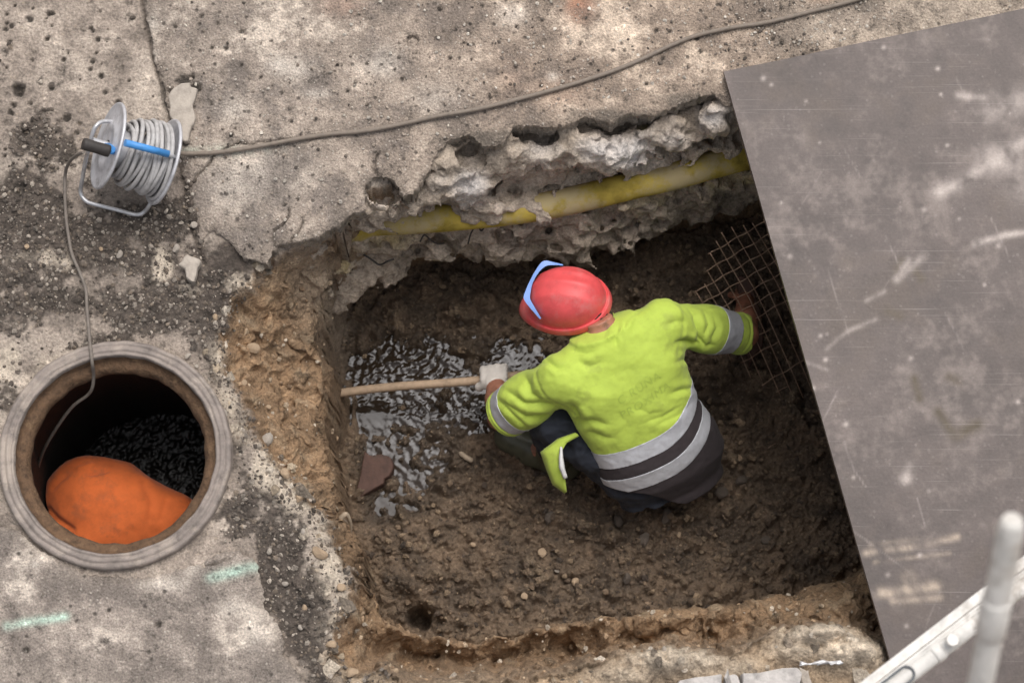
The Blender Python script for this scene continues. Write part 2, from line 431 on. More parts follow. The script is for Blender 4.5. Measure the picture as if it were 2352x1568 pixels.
M_brick = plain('terracotta', (0.085, 0.045, 0.034), 0.75, 0, 0.35, 30, 0.4, 0.004, wear=(0.06, 0.04, 0.03))
M_root = plain('root_bark', (0.34, 0.27, 0.20), 0.85, 0, 0.35, 60, 0.4, 0.003)
M_stone = plain('pale_stone', (0.38, 0.335, 0.29), 0.85, 0, 0.35, 30, 0.5, 0.005)
M_stone2 = plain('warm_stone', (0.40, 0.295, 0.20), 0.9, 0, 0.4, 30, 0.5, 0.005)
M_stone3 = plain('dark_stone', (0.10, 0.08, 0.065), 0.85, 0, 0.45, 30, 0.5, 0.005)
M_lump = plain('grey_mortar', (0.50, 0.47, 0.45), 0.85, 0, 0.4, 18, 0.7, 0.008, wear=(0.26, 0.22, 0.19), wear_pos=0.60)
M_skin = plain('skin', (0.36, 0.155, 0.10), 0.55, 0, 0.3, 30, 0.15, 0.002, wear=(0.16, 0.085, 0.055), wear_pos=.56)
M_hair = plain('dark_brown_hair', (0.030, 0.018, 0.011), 0.85, 0, 0.5, 120, 0.6, 0.004)
M_orange = fabric('orange_work_fabric', (0.62, 0.135, 0.03), 0.9, 0.25, sheen=.1, wear=(0.38, 0.10, 0.035), wear_pos=.62)
M_hivis = fabric('fluorescent_yellow_fabric', (0.42, 0.545, 0.075), 0.8, 0.16, sheen=.12, wear=(0.32, 0.40, 0.065), wear_pos=.60)
M_print = fabric('faded_print', (0.36, 0.475, 0.07), 0.85, 0.05, sheen=.15)
M_plum = fabric('dark_plum_fabric', (0.034, 0.026, 0.029), 0.9, 0.25, sheen=.02)
M_navy = fabric('navy_fabric', (0.020, 0.024, 0.036), 0.9, 0.5, sheen=.03)
M_refl = plain('grey_reflective_tape', (0.50, 0.51, 0.55), 0.45, 0.25, 0.12, 60, 0.15, 0.002)
M_white_cloth = fabric('white_cloth', (0.62, 0.62, 0.62), 0.8, 0.15)
M_glove = fabric('dirty_white_glove', (0.60, 0.56, 0.52), 0.9, 0.25, 500)
M_boot = plain('dark_green_rubber', (0.075, 0.08, 0.055), 0.4, 0, 0.35, 30, 0.15, 0.003, wear=(0.09, 0.075, 0.055))
M_helmet = plain('red_helmet_plastic', (0.68, 0.085, 0.09), 0.5, 0, 0.22, 16, 0.08, 0.001, wear=(0.60, 0.16, 0.155), wear_pos=0.58)
M_glass = plain('pale_blue_plastic', (0.20, 0.34, 0.72), 0.35, 0, 0.08, 20, 0.0)
M_strap = plain('grey_helmet_band', (0.45, 0.45, 0.42), 0.6, 0, 0.2)

# ================================================================== THE GROUND AND THE PIT
def axis(lo, hi, step, far):
    core = np.arange(lo, hi + 1e-6, step)
    out = [0.02, 0.06, 0.15, 0.35, 0.8, 2.0, 5.0, 12.0, far]
    return np.concatenate([[lo - o for o in out[::-1]], core, [hi + o for o in out]])
GX, GY = axis(-1.80, 1.80, 0.005, 60), axis(-1.22, 1.32, 0.005, 60)

RIM = [(640, 578), (575, 630), (525, 690), (500, 760), (512, 830), (548, 905), (575, 985), (625, 1060), (695, 1115), (735, 1180), (765, 1250), (803, 1312),
       (795, 1380), (770, 1450), (768, 1505), (840, 1552), (1000, 1566), (1200, 1562), (1330, 1545), (1420, 1508), (1540, 1480), (1660, 1505), (1760, 1470), (1830, 1432), (1930, 1425),
       (2040, 1490), (2200, 1480), (2500, 1420), (2500, 250), (1750, 185), (1600, 190), (1400, 220), (1200, 240), (1050, 270), (960, 380), (860, 430), (750, 520)]
FLOOR = [(1000, 610), (900, 640), (830, 690), (785, 760), (775, 860), (803, 905), (806, 965), (792, 1040), (802, 1130), (812, 1200), (850, 1290), (872, 1400), (900, 1440),
         (985, 1475), (1100, 1470), (1300, 1452), (1500, 1430), (1700, 1405), (1880, 1350), (2000, 1290), (2300, 1200), (2300, 470), (1750, 500), (1500, 560), (1300, 600), (1150, 605)]
rimP = fine(pxpoly(RIM, -0.03), 0.04, 0.022, 11)
floorP = fine(pxpoly(FLOOR, -1.0), 0.05, 0.02, 9, seed=4.0)
MH = P(265, 1043, 0.0)                                            # manhole centre

X, Y = np.meshgrid(GX, GY)
near = (np.abs(X) < 2.4) & (np.abs(Y) < 2.0)
dr = np.full(X.shape, 5.0); df = np.full(X.shape, 5.0)
dr[near] = poly_dist(X[near], Y[near], rimP); df[near] = poly_dist(X[near], Y[near], floorP)
dr[near] += .012 * fbm(X[near] * 38, Y[near] * 38, 4.2, 3) + .012 * fbm(X[near] * 14, Y[near] * 14, 5.2, 2)
n_big = fbm(X * 2.3, Y * 2.3, 0.5, 4); n_mid = fbm(X * 9, Y * 9, 1.5, 4); n_fin = fbm(X * 34, Y * 34, 2.5, 3)
U0, V0 = proj(np.stack([X, Y, np.zeros_like(X)], -1))

# surface outside the pit
Z = -0.018 + 0.006 * n_mid + 0.0045 * n_fin - 0.05 * np.exp(-np.clip(dr, 0, 9) / 0.05)
shelf = np.exp(-(((U0 - 690) / 90) ** 2 + ((V0 - 1330) / 200) ** 2))
Z = Z - 0.035 * shelf + 0.012 * shelf * np.abs(n_fin)
bank = sstep(1395, 1440, V0) * sstep(745, 800, U0) * sstep(-.02, .01, dr)
bank = np.clip(np.maximum(bank, sstep(1440, 1500, V0) * sstep(740, 800, U0)), 0, 1)
mound = np.zeros(X.shape)
for u_, v_, a_m, b_m, h_m in [(1560, 1510, 120, 38, .10), (1450, 1545, 90, 30, .05), (1690, 1530, 60, 28, .05), (1880, 1450, 80, 32, .12), (1960, 1490, 90, 40, .09), (1830, 1490, 60, 30, .06), (1000, 1560, 120, 30, .03), (820, 1540, 60, 40, .03)]:
    mound = np.maximum(mound, h_m * np.exp(-((U0 - u_) / a_m) ** 2 - ((V0 - v_) / b_m) ** 2))
Z = Z + bank * (mound * (1 + .5 * n_mid) + .022 * np.abs(fbm(X * 8, Y * 8, 3.3, 4)) - .03 + .008 * fbm(X * 50, Y * 50, 1.7, 2))
def pits(Xa, Ya, lst, z=0.0):
    o = np.zeros(Xa.shape); m = np.zeros(Xa.shape)
    for u, v, r, dep in lst:
        c = P(u, v, z); d = np.sqrt((Xa - c[0]) ** 2 + (Ya - c[1]) ** 2) + 0.25 * r / 730 * fbm(Xa * 60, Ya * 60, u * 0.1, 2)
        k = 1 - sstep(0.55 * r / 730, r / 730, d); o -= dep * k; m = np.maximum(m, k)
    return o, m
PITS_L = [(40, 200, 18, .02), (20, 90, 7, .01), (105, 85, 8, .012), (110, 27, 9, .012), (150, 265, 12, .015), (100, 250, 6, .01), (60, 300, 14, .012), (130, 335, 8, .01), (65, 40, 12, .008), (230, 170, 9, .012),
          (175, 300, 7, .01), (90, 380, 9, .01), (40, 430, 20, .012), (300, 520, 9, .01), (95, 460, 7, .01)]
PITS_L = PITS_L + [(float(rng.uniform(0, 330)), float(rng.uniform(0, 420)), float(rng.uniform(3.5, 9)), .010) for _ in range(45)]
po, pm_l = pits(X, Y, PITS_L); Z += po
# inside
t = np.clip(-dr, 0, None); t = t / (t + np.clip(df, 0, None) + 1e-4)
crag0 = fbm(X * 13, Y * 13, 3.9, 3) * np.clip(t * (1 - t) * 4, 0, 1)
tw = np.clip(t + 0.07 * n_mid * np.clip(t * (1 - t) * 4, 0, 1), 0, 1)
tl = np.clip(tw + .05 * crag0, 0, 1)
z_left = np.interp(tl, [0, .06, .45, .80, .87, .92, 1], [-.05, -.12, -.27, -.42, -.55, -.90, -1.0])
z_bot = np.interp(tw, [0, .12, .3, .6, 1], [-.04, -.14, -.42, -.80, -1.0])
z_top = np.interp(tw, [0, .05, .3, 1], [-.05, -.40, -.72, -1.0])
wb = sstep(1380, 1480, V0) * sstep(780, 900, U0); wt = sstep(700, 560, V0) * sstep(760, 900, U0)
zin = z_left * (1 - wb) + z_bot * wb; zin = zin * (1 - wt) + z_top * wt
wallness = np.clip(t * (1 - t) * 5, 0, 1)
lump = np.abs(fbm(X * 6.5, Y * 6.5, 7.7, 4)); crag = fbm(X * 22, Y * 22, 3.1, 3)
zin = zin + wallness * (0.075 * (lump - 0.35) + 0.026 * crag + 0.03 * n_big + 0.010 * fbm(X * 55, Y * 55, 6.6, 2))
# floor: churned clods, a lower basin on the left that holds water
Uf, Vf = proj(np.stack([X, Y, np.full_like(X, -1.0)], -1))
basin = np.exp(-(((Uf - 1010) / 250) ** 2 + ((Vf - 880) / 110) ** 2) ** 1.5)
basin = np.maximum(basin, 1.3 * np.exp(-(((Uf - 862) / 62) ** 2 + ((Vf - 948) / 42) ** 2)))
basin = np.maximum(basin, 1.15 * np.exp(-(((Uf - 895) / 66) ** 2 + ((Vf - 1165) / 36) ** 2)))
basin = np.maximum(basin, 0.62 * np.exp(-(((Uf - 960) / 130) ** 2 + ((Vf - 1050) / 90) ** 2)))
fl = (t > 0.999) | (df < 0)
clod = np.abs(fbm(X * 11, Y * 11, 5.5, 4)); cl2 = fbm(X * 40, Y * 40, 8.8, 3)
zf = -1.0 + 0.07 * (clod - 0.25) + 0.016 * cl2 + 0.05 * n_big + 0.07 * sstep(1050, 1400, Vf) - 0.06 * basin + 0.045 * sstep(1250, 1500, Uf) * sstep(1300, 900, Vf)
zf += basin * (0.022 * fbm(X * 15, Y * 15, 2.2, 3) + .030 * np.clip(fbm(X * 30, Y * 30, 9.2, 2), -.4, 1))
hb = P(962, 1418, -0.95)                                          # dark hole in the floor, with an eroded ridge above it
dh = np.hypot(X - hb[0], Y - hb[1])
zf -= 0.16 * (1 - sstep(0.022, 0.05, dh + 0.008 * n_fin)) + 0.03 * (1 - sstep(0.05, 0.14, dh))
rp = [P(u, v, -1.0)[:2] for u, v in [(890, 1320), (925, 1345), (965, 1375), (1015, 1400)]]
rd = np.full(X.shape, 9.0); rd[near] = poly_dist(X[near], Y[near], rp, False)
zf += 0.035 * np.exp(-(rd / 0.025) ** 2)
inmix = sstep(0.9, 1.0, t); inmix = np.where(df < 0, 1.0, inmix)
zin = np.where(df < 0, zf, lerp(zin, zf, inmix * 0.8))
edge_mix = sstep(0.0, 0.06, -df)
zin = np.where(df < 0, lerp(np.maximum(zf, -1.02), zf, edge_mix), zin)
Z = np.where(dr < 0, zin, Z)

# colours
def blobs(U, V, lst):
    s = np.zeros(U.shape)
    for u, v, a, b, k in lst: s = np.maximum(s, k * np.exp(-(((U - u) / a) ** 2 + ((V - v) / b) ** 2)))
    return s
C = np.zeros(X.shape + (4,))
base = np.array([.345, .288, .243]); pale = np.array([.58, .50, .425]); dark = np.array([.082, .066, .055]); warm = np.array([.44, .36, .285])
c3 = base[None, None] * (1 + 0.4 * n_mid[..., None] + .2 * n_fin[..., None]) + (pale - base) * np.clip(n_big * 0.8 + 0.5 * n_mid, 0, 1)[..., None]
darkm = blobs(U0, V0, [(230, 560, 260, 120, .62), (60, 560, 110, 170, .62), (330, 690, 170, 70, .8), (500, 700, 60, 160, .85), (545, 1000, 45, 140, .62), (150, 330, 150, 60, .42), (40, 700, 90, 60, .6), (440, 470, 50, 60, .6), (30, 1000, 40, 160, .4), (55, 480, 100, 110, .9), (330, 500, 110, 60, .85), (270, 590, 170, 50, .85), (380, 700, 120, 60, .95), (130, 690, 110, 45, .85), (520, 600, 55, 55, 1), (495, 800, 30, 90, .95), (470, 680, 60, 90, .9),
                       (640, 1300, 60, 170, .95), (700, 1420, 60, 120, 1.0), (560, 1180, 50, 60, .6), (90, 290, 110, 60, .45), (240, 780, 80, 30, .6), (30, 620, 50, 80, .6), (620, 1120, 50, 60, .7), (500, 980, 30, 60, .5), (740, 1540, 60, 60, .8)])
dm = sstep(0.22, 0.52, darkm + 0.42 * n_mid + 0.25 * n_fin)[..., None]
c3 = c3 * (1 - dm) + dark * (1 + 0.5 * n_fin[..., None]) * dm
lightm = blobs(U0, V0, [(370, 610, 30, 60, .9), (110, 860, 90, 60, .8), (20, 830, 40, 60, .8), (430, 660, 40, 40, .6), (110, 590, 90, 40, .6), (560, 640, 60, 30, .9), (760, 1300, 40, 80, .9), (680, 1130, 70, 70, .8), (600, 1050, 40, 90, .8), (790, 1400, 25, 70, .8)])
lm = sstep(0.35, 0.8, lightm + 0.3 * n_mid)[..., None]
c3 = c3 * (1 - lm) + np.array([.56, .48, .39]) * lm
rl_ = poly_dist(U0, V0, [(500, 800), (520, 900), (540, 950), (575, 1005), (640, 1075), (700, 1120), (725, 1180), (748, 1250), (785, 1312), (778, 1380), (755, 1450)], False)
rk = (.9 * np.exp(-(rl_ / 26) ** 2) * np.clip(.65 + .8 * n_mid + .4 * n_fin, 0, 1))[..., None]; c3 = c3 * (1 - rk) + np.array([.54, .46, .37]) * (1 + .25 * n_fin[..., None]) * rk
c3 = c3 * (1 - pm_l[..., None]) + np.array([.06, .05, .042]) * pm_l[..., None]
jd = np.full(X.shape, 9.0); jp = np.array([P(a - 3, b, 0)[:2] for a, b in [(322, -40), (335, 40), (352, 130), (378, 210), (392, 260), (402, 320), (425, 425), (436, 500), (455, 560), (470, 600)]])
jsel = (np.abs(X + 1.05) < .45) & (Y > .1) & (Y < 1.32); jd[jsel] = poly_dist(X[jsel], Y[jsel], fine(jp, .03, .004, 20, closed=False), False)
jk = (np.exp(-(jd / .007) ** 2) * np.clip(.8 + .4 * n_mid, .2, 1))[..., None]; c3 = c3 * (1 - jk) + np.array([.07, .056, .046]) * jk; Z -= .012 * jk[..., 0]
moss = blobs(U0, V0, [(462, 1312, 18, 10, 1.0)])[..., None]
c3 = c3 * (1 - 0.8 * moss) + np.array([.06, .09, .03]) * 0.8 * moss
bk = bank[..., None]; bcol = np.array([.33, .245, .165]) + (np.array([.58, .485, .38]) - np.array([.33, .245, .165])) * np.clip(mound * 14, 0, 1)[..., None]
c3 = c3 * (1 - bk) + bcol * (1 + .3 * n_mid[..., None] + .15 * n_fin[..., None]) * bk
# pit walls
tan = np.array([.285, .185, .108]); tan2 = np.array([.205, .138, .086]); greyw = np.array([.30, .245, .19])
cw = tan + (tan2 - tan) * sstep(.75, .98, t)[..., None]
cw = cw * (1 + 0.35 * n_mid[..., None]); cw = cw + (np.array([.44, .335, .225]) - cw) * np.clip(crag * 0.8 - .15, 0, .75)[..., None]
upl = blobs(U0, V0, [(760, 600, 110, 90, .9)])[..., None]; cw = cw * (1 - upl) + greyw * (1 + .3 * n_mid[..., None]) * upl
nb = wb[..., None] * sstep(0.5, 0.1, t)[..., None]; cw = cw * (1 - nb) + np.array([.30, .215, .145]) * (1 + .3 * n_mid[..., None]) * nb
mud = np.array([.185, .130, .087]); mudd = np.array([.10, .072, .050])
cf = mud + (mudd - mud) * np.clip(0.5 + 0.9 * n_mid, 0, 1)[..., None]
cf = cf + (np.array([.27, .20, .13]) - cf) * np.clip((clod - .55) * 1.2, 0, .8)[..., None]
wet = sstep(0.12, 0.45, basin)[..., None]; cf = cf * (1 - 0.6 * wet) + np.array([.04, .03, .022]) * 0.6 * wet
cf = cf * (1 - .15 * sstep(1350, 1600, Uf)[..., None] * sstep(1150, 900, Vf)[..., None])
fm = np.where(df < 0, sstep(0.0, 0.05, -df) * .5 + .5, sstep(.93, 1, t) * .5)[..., None]
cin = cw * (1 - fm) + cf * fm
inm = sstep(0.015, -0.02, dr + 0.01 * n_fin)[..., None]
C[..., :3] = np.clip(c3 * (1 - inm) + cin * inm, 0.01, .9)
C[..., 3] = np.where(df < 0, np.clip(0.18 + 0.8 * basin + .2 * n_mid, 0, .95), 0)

wd_ = (wallness * (dr < 0)) * (1 - .6 * wb)
X2 = X + wd_ * (.026 * fbm(X * 8, Y * 8, Z * 10, 3) + .005 * fbm(X * 45, Y * 45, Z * 45, 2)); Y2 = Y + wd_ * (.026 * fbm(X * 8 + 31, Y * 8, Z * 10, 3) + .005 * fbm(X * 45 + 17, Y * 45, Z * 45, 2))
D = np.concatenate([np.stack([X2, Y2, Z], -1).reshape(-1, 3), C.reshape(-1, 4)], 1)
T = tris(grid_faces(len(GX), len(GY)))
D, T = clip(D, T, 0.318 - np.hypot(D[:, 0] - MH[0], D[:, 1] - MH[1]))
tag(np_obj('ground', D[:, :3], T, M_soil, cols=D[:, 3:]), kind='structure')
def ground_z(x, y):
    i = int(np.clip(np.searchsorted(GX, x), 1, len(GX) - 1)); j = int(np.clip(np.searchsorted(GY, y), 1, len(GY) - 1))
    return float(Z[j, i])

# pit water
wx = np.arange(-0.75, 0.35, 0.004); wy = np.arange(-0.75, 0.42, 0.004); WX, WY = np.meshgrid(wx, wy)
ph = P(955, 800, -1.0); rr = np.hypot(WX - ph[0], WY - ph[1])
wr_ = rr + .012 * fbm(WX * 12, WY * 12, 5.0, 2)
WZ = -1.030 + (0.0020 * fbm(WX * 42, WY * 42, 1.0, 3) + .0016 * fbm(WX * 15, WY * 15, 3.0, 2)) * (.45 + .9 * np.clip(.5 + fbm(WX * 3.5, WY * 3.5, 2.0, 2), 0, 1)) * (1 - .93 * np.exp(-(((WX - P(862, 948, -1)[0]) / .075) ** 2 + ((WY - P(862, 948, -1)[1]) / .05) ** 2))) * (1 - .9 * np.exp(-(((WX - P(900, 1165, -1)[0]) / .08) ** 2 + ((WY - P(900, 1165, -1)[1]) / .05) ** 2))) + 0.0012 * np.sin(wr_ * 190) * np.exp(-(rr / .13) ** 2)
Uw, Vw = proj(np.stack([WX, WY, WZ], -1))
gw = poly_dist(Uw, Vw, [(760, 760), (980, 755), (1200, 760), (1340, 800), (1320, 900), (1220, 960), (1100, 1010), (1000, 1100), (990, 1200), (880, 1215), (790, 1180), (780, 1000)])
Dw, Tw = clip(np.stack([WX, WY, WZ], -1).reshape(-1, 3), tris(grid_faces(len(wx), len(wy))), gw.ravel())
tag(np_obj('pit_water', Dw, Tw, M_water), kind='structure')

# ------------------------------------------------------------------ concrete pavement slabs
SX, SY = axis(-1.80, 1.80, 0.006, 60), axis(-1.22, 1.32, 0.006, 60)
def slab(name, poly_px, world_extra=None, thick=0.13, jag=0.006, ztop=0.0, tint=(1, 1, 1), paint=None, pitl=(), cracks=(), hole=None, smoothpoly=0.012):
    pts = [P(u, v, 0)[:2] if abs(u) < 4000 and abs(v) < 4000 else np.array([(u - 1176) / 730, -(v - 784) / 730]) for u, v in poly_px]
    pl = fine(pts, 0.035, smoothpoly, 13, seed=2.0)
    bx0, bx1 = pl[:, 0].min() - .05, pl[:, 0].max() + .05; by0, by1 = pl[:, 1].min() - .05, pl[:, 1].max() + .05
    gx = SX[(SX >= bx0) & (SX <= bx1)]; gy = SY[(SY >= by0) & (SY <= by1)]
    x, y = np.meshgrid(gx, gy)
    d = poly_dist(x, y, pl) + jag * fbm(x * 55, y * 55, 6.0, 3)
    nb_, nm_, nf_ = fbm(x * 1.7, y * 1.7, 4.4, 4), fbm(x * 8, y * 8, 5.4, 4), fbm(x * 40, y * 40, 6.4, 3)
    z = ztop + 0.003 * nm_ + 0.0022 * nf_ + 0.006 * nb_ - 0.014 * np.exp(-np.clip(-d, 0, 9) / 0.014)
    u, v = proj(np.stack([x, y, np.zeros_like(x)], -1))
    c = base * np.array(tint) * (1 + .38 * nm_[..., None] + .2 * nf_[..., None]) + (pale - base) * .9 * sstep(.05, .75, .9 * nb_ + .7 * nm_ + .4 * nf_)[..., None]
    dk = .7 * sstep(.22, .62, -.5 * nb_ - .9 * nm_ + .45 * nf_)[..., None]; c = c * (1 - dk) + np.array([.2, .17, .15]) * dk
    if paint is not None: c = paint(c, u, v, nm_, nf_, nb_)
    if pitl:
        po, pm = pits(x, y, pitl); z = z + po; c = c * (1 - pm[..., None]) + np.array([.06, .05, .042]) * pm[..., None]
    for cr, wd in cracks:
        cp = fine([P(a, b, 0)[:2] for a, b in cr], .02, .012, 30, closed=False)
        cdist = np.full(x.shape, 9.0); lo, hi = cp.min(0) - .05, cp.max(0) + .05
        sel = (x > lo[0]) & (x < hi[0]) & (y > lo[1]) & (y < hi[1]); cdist[sel] = poly_dist(x[sel], y[sel], cp, False)
        k = np.exp(-(cdist / wd) ** 2); z = z - .014 * k; c = c * (1 - k[..., None] * .9) + np.array([.04, .032, .026]) * k[..., None] * .9
    e = np.exp(-np.clip(-d, 0, 9) / 0.02)[..., None] * .35; c = c * (1 - e) + np.array([.27, .225, .185]) * e
    d0 = np.concatenate([np.stack([x, y, z], -1).reshape(-1, 3), c.reshape(-1, 3), np.zeros((x.size, 1))], 1)
    tt = tris(grid_faces(len(gx), len(gy))); g = d.ravel()
    if hole: g = np.maximum(g, hole[2] - np.hypot(d0[:, 0] - hole[0], d0[:, 1] - hole[1]))
    d0, tt = clip(d0, tt, g)
    be = boundary_edges(tt)
    bv = np.unique(be); mp = {}
    rings = 4; base_i = len(d0); extra = []
    cen = pl.mean(0)
    nrm = np.zeros((len(d0), 2)); ed = d0[be[:, 1], :2] - d0[be[:, 0], :2]; en = np.stack([ed[:, 1], -ed[:, 0]], 1)
    np.add.at(nrm, be[:, 0], en); np.add.at(nrm, be[:, 1], en); nrm /= (np.linalg.norm(nrm, axis=1)[:, None] + 1e-9)
    inv = np.full(len(d0), -1); inv[bv] = np.arange(len(bv))
    for k in range(1, rings + 1):
        r = d0[bv].copy(); f = k / rings
        ins = 0.010 * f + 0.012 * fbm(r[:, 0] * 28, r[:, 1] * 28, f * 3, 3)
        r[:, :2] -= nrm[bv] * ins[:, None]; r[:, 2] = r[:, 2] * (1 - f) - thick * f
        r[:, 3:6] = np.array([.33, .285, .24]) * (1 + .3 * fbm(r[:, 0] * 20, r[:, 1] * 20, f * 5, 2))[:, None]
        extra.append(r)
    parts = [tt]; nbv = len(bv)
    for k in range(rings):
        a0 = be[:, 0] if k == 0 else base_i + (k - 1) * nbv + inv[be[:, 0]]; a1 = be[:, 1] if k == 0 else base_i + (k - 1) * nbv + inv[be[:, 1]]
        b0 = base_i + k * nbv + inv[be[:, 0]]; b1 = base_i + k * nbv + inv[be[:, 1]]
        parts += [np.stack([a1, a0, b0], 1), np.stack([a1, b0, b1], 1)]
    d0 = np.concatenate([d0] + extra); tt = np.concatenate(parts)
    return tag(np_obj(name, d0[:, :3], tt, M_conc, cols=np.clip(d0[:, 3:], 0, .9)), kind='structure')

EDGE = [(462, 552), (485, 528), (520, 552), (548, 582), (580, 597), (612, 602), (628, 560), (690, 551), (742, 541), (772, 514), (805, 488), (842, 474), (838, 430), (862, 402), (905, 405), (922, 446), (948, 440), (975, 400),
        (1005, 350), (1040, 318), (1080, 306), (1112, 335), (1150, 334), (1185, 292), (1230, 282), (1290, 288), (1345, 266), (1400, 277), (1450, 256), (1500, 262), (1550, 250), (1590, 226), (1640, 216), (1675, 240), (1760, 230), (1900, 200)]
JOINT = [(322, -40), (335, 40), (352, 130), (378, 210), (392, 260), (402, 320), (425, 425)]
def paint_main(c, u, v, nm, nf, nb):
    wl = sstep(500, 1500, u)[..., None] * .55; c = c * (1 - wl) + c * np.array([1.10, .985, .87]) * wl
    for uu, vv, a, b, k, cc in [(1330, 12, 26, 30, .75, (.62, .25, .13)), (785, 15, 45, 22, .4, (.60, .36, .26)), (1290, 205, 60, 40, .35, (.56, .38, .28)), (1890, -8, 40, 16, .5, (.58, .33, .22)), (1180, 180, 40, 60, .22, (.55, .36, .26))]:
        k_ = (k * np.exp(-((u - uu) / a) ** 2 - ((v - vv) / b) ** 2) * np.clip(1 + nm, .2, 1.4))[..., None]; c = c * (1 - k_) + np.array(cc) * k_
    for uu, vv, a, b, k in [(880, 140, 40, 30, .7), (728, 212, 30, 12, .6), (640, 150, 30, 22, .5), (350, 50, 16, 18, .7), (342, 128, 18, 14, .7), (690, 160, 40, 30, .4), (530, 250, 40, 30, .4), (1180, 35, 40, 25, .35), (600, 400, 120, 60, .35), (1270, 175, 14, 12, .6), (1000, 230, 60, 40, .3), (520, 430, 60, 60, .25)]:
        k_ = (k * np.exp(-((u - uu) / a) ** 2 - ((v - vv) / b) ** 2) * np.clip(1.1 + nm, .2, 1.4))[..., None]; c = c * (1 - k_) + np.array([.68, .61, .54]) * k_
    gp = (.5 * np.exp(-((u - 500) / 110) ** 2 - ((v - 345) / 12) ** 2) * np.clip(.6 + 1.4 * nf, 0, 1))[..., None]; c = c * (1 - gp) + np.array([.50, .56, .47]) * gp
    dg = (sstep(1720, 1850, u) * sstep(190, 60, v) * .45)[..., None]; c = c * (1 - dg) + np.array([.23, .205, .175]) * dg
    ed = blobs(u, v, [(1090, 330, 90, 45, .9), (870, 430, 50, 40, .9), (1600, 230, 90, 25, .8), (1420, 262, 120, 20, .6)])
    ek = sstep(.3, .8, ed + .4 * nm + .2 * nf)[..., None] * .85; c = c * (1 - ek) + np.array([.10, .085, .07]) * ek
    return c
far = 40000
rpits = [(float(rng.uniform(420, 1900)), float(rng.uniform(0, 240)), float(rng.uniform(3.5, 7)), .008) for _ in range(40)] + [(float(rng.uniform(450, 900)), float(rng.uniform(240, 480)), float(rng.uniform(3.5, 6)), .006) for _ in range(14)]
slab('pavement', JOINT + [(432, 432), (455, 405), (492, 362), (505, 352), (620, 340)][1:0] + [(430, 440), (442, 498)] + EDGE + [(2900, 150), (far, 150), (far, -far), (322, -far)],
     thick=0.13, paint=paint_main,
     pitl=[(948, 92, 17, .022), (555, 72, 8, .012), (402, 62, 6, .01), (600, 175, 7, .008), (420, 185, 20, .012), (450, 200, 16, .012), (388, 212, 14, .012), (1010, 20, 8, .01), (440, 175, 8, .014), (1125, 222, 7, .008), (640, 330, 6, .006), (1600, 90, 8, .006), (785, 150, 5, .008)] + rpits,
     cracks=[([(494, 360), (470, 385), (445, 412), (428, 432)], .0042), ([(512, 340), (540, 328), (600, 326), (680, 318), (752, 306)], .0036), ([(868, 400), (862, 385), (868, 352)], .004),
             ([(626, 562), (632, 530), (655, 500), (668, 480)], .004), ([(665, 560), (690, 520), (700, 505)], .003), ([(392, 262), (410, 305), (430, 330)], .006)])
def paint_low(c, u, v, nm, nf, nb):
    for pts, wd, k in [([(480, 1325), (540, 1312), (592, 1298)], 12, .85), ([(15, 1437), (60, 1428), (150, 1415)], 10, .75)]:
        d_ = poly_dist(u, v, pts, False); q = (k * np.exp(-(d_ / wd) ** 2) * np.clip(1 + .9 * nm + .35 * nf, .05, 1.3))[..., None]; c = c * (1 - q) + np.array([.50, .66, .56]) * q
    for uu, vv, a, b, k in [(445, 1305, 22, 18, .8), (380, 1340, 60, 16, .5), (530, 1395, 30, 20, .5), (585, 1460, 20, 40, .4), (80, 1295, 10, 8, .7)]:
        k_ = (k * np.exp(-((u - uu) / a) ** 2 - ((v - vv) / b) ** 2) * np.clip(1.1 + nm, .2, 1.4))[..., None]; c = c * (1 - k_) + np.array([.66, .59, .52]) * k_
    return c
slab('pavement_corner', [(-far, 1225), (-60, 1210), (40, 1215), (95, 1260), (180, 1310), (330, 1325), (430, 1296), (500, 1272), (545, 1266), (588, 1288), (600, 1325), (608, 1392), (640, 1432), (652, 1500), (694, 1548), (720, 1640), (760, 1800), (900, far), (-far, far)],
     thick=0.06, tint=(.95, .97, 1.0), paint=paint_low, pitl=[(365, 1432, 9, .008), (60, 1490, 10, .006), (250, 1400, 6, .005)], cracks=[([(455, 1282), (470, 1300), (530, 1285)], .003)])

# ------------------------------------------------------------------ broken far wall of the pit
QU = np.array([740, 790, 850, 950, 1050, 1150, 1250, 1350, 1450, 1550, 1650, 1750, 1900, 2100])
def curve(vs_, z):
    p = np.array([P(u, v, z) for u, v in zip(QU, vs_)]); return lambda x: np.interp(x, p[:, 0], p[:, 1])
yE = curve([500, 470, 440, 440, 320, 326, 285, 268, 256, 250, 216, 240, 200, 160], 0.0)
yM = curve([560, 535, 490, 470, 410, 410, 350, 340, 350, 335, 300, 300, 280, 250], -0.25)
yB = curve([575, 545, 497, 487, 476, 470, 456, 430, 402, 377, 348, 330, 300, 270], -0.37)
yF = curve([620, 575, 542, 536, 526, 511, 492, 471, 451, 430, 406, 388, 360, 330], -0.44)
yL = curve([720, 690, 645, 603, 578, 592, 586, 600, 560, 516, 490, 440, 400, 370], -0.70)
FW = Field((-0.78, 0.15, -1.12), (1.15, 0.98, 0.01), 0.0075)
sl, wX, wY, wZ = FW.region((-9, -9, -9), (9, 9, 9))
x1 = wX[:, 0, 0]
e_, m_, b_, f_, l_ = yE(x1), yM(x1), yB(x1), yF(x1), yL(x1)
lv = [.06, -.06, -.13, -.25, -.36, -.40, -.44, -.55, -.70, -.76, -.86, -1.15]
rows = np.stack([e_ + .12, e_ + .08, e_ + .065, m_, b_, lerp(b_, f_, .5), f_, lerp(f_, l_, .45), l_, l_ + .05, l_ + .13, l_ + .17])
z1 = wZ[0, 0, :]
yf = np.empty((len(x1), len(z1)))
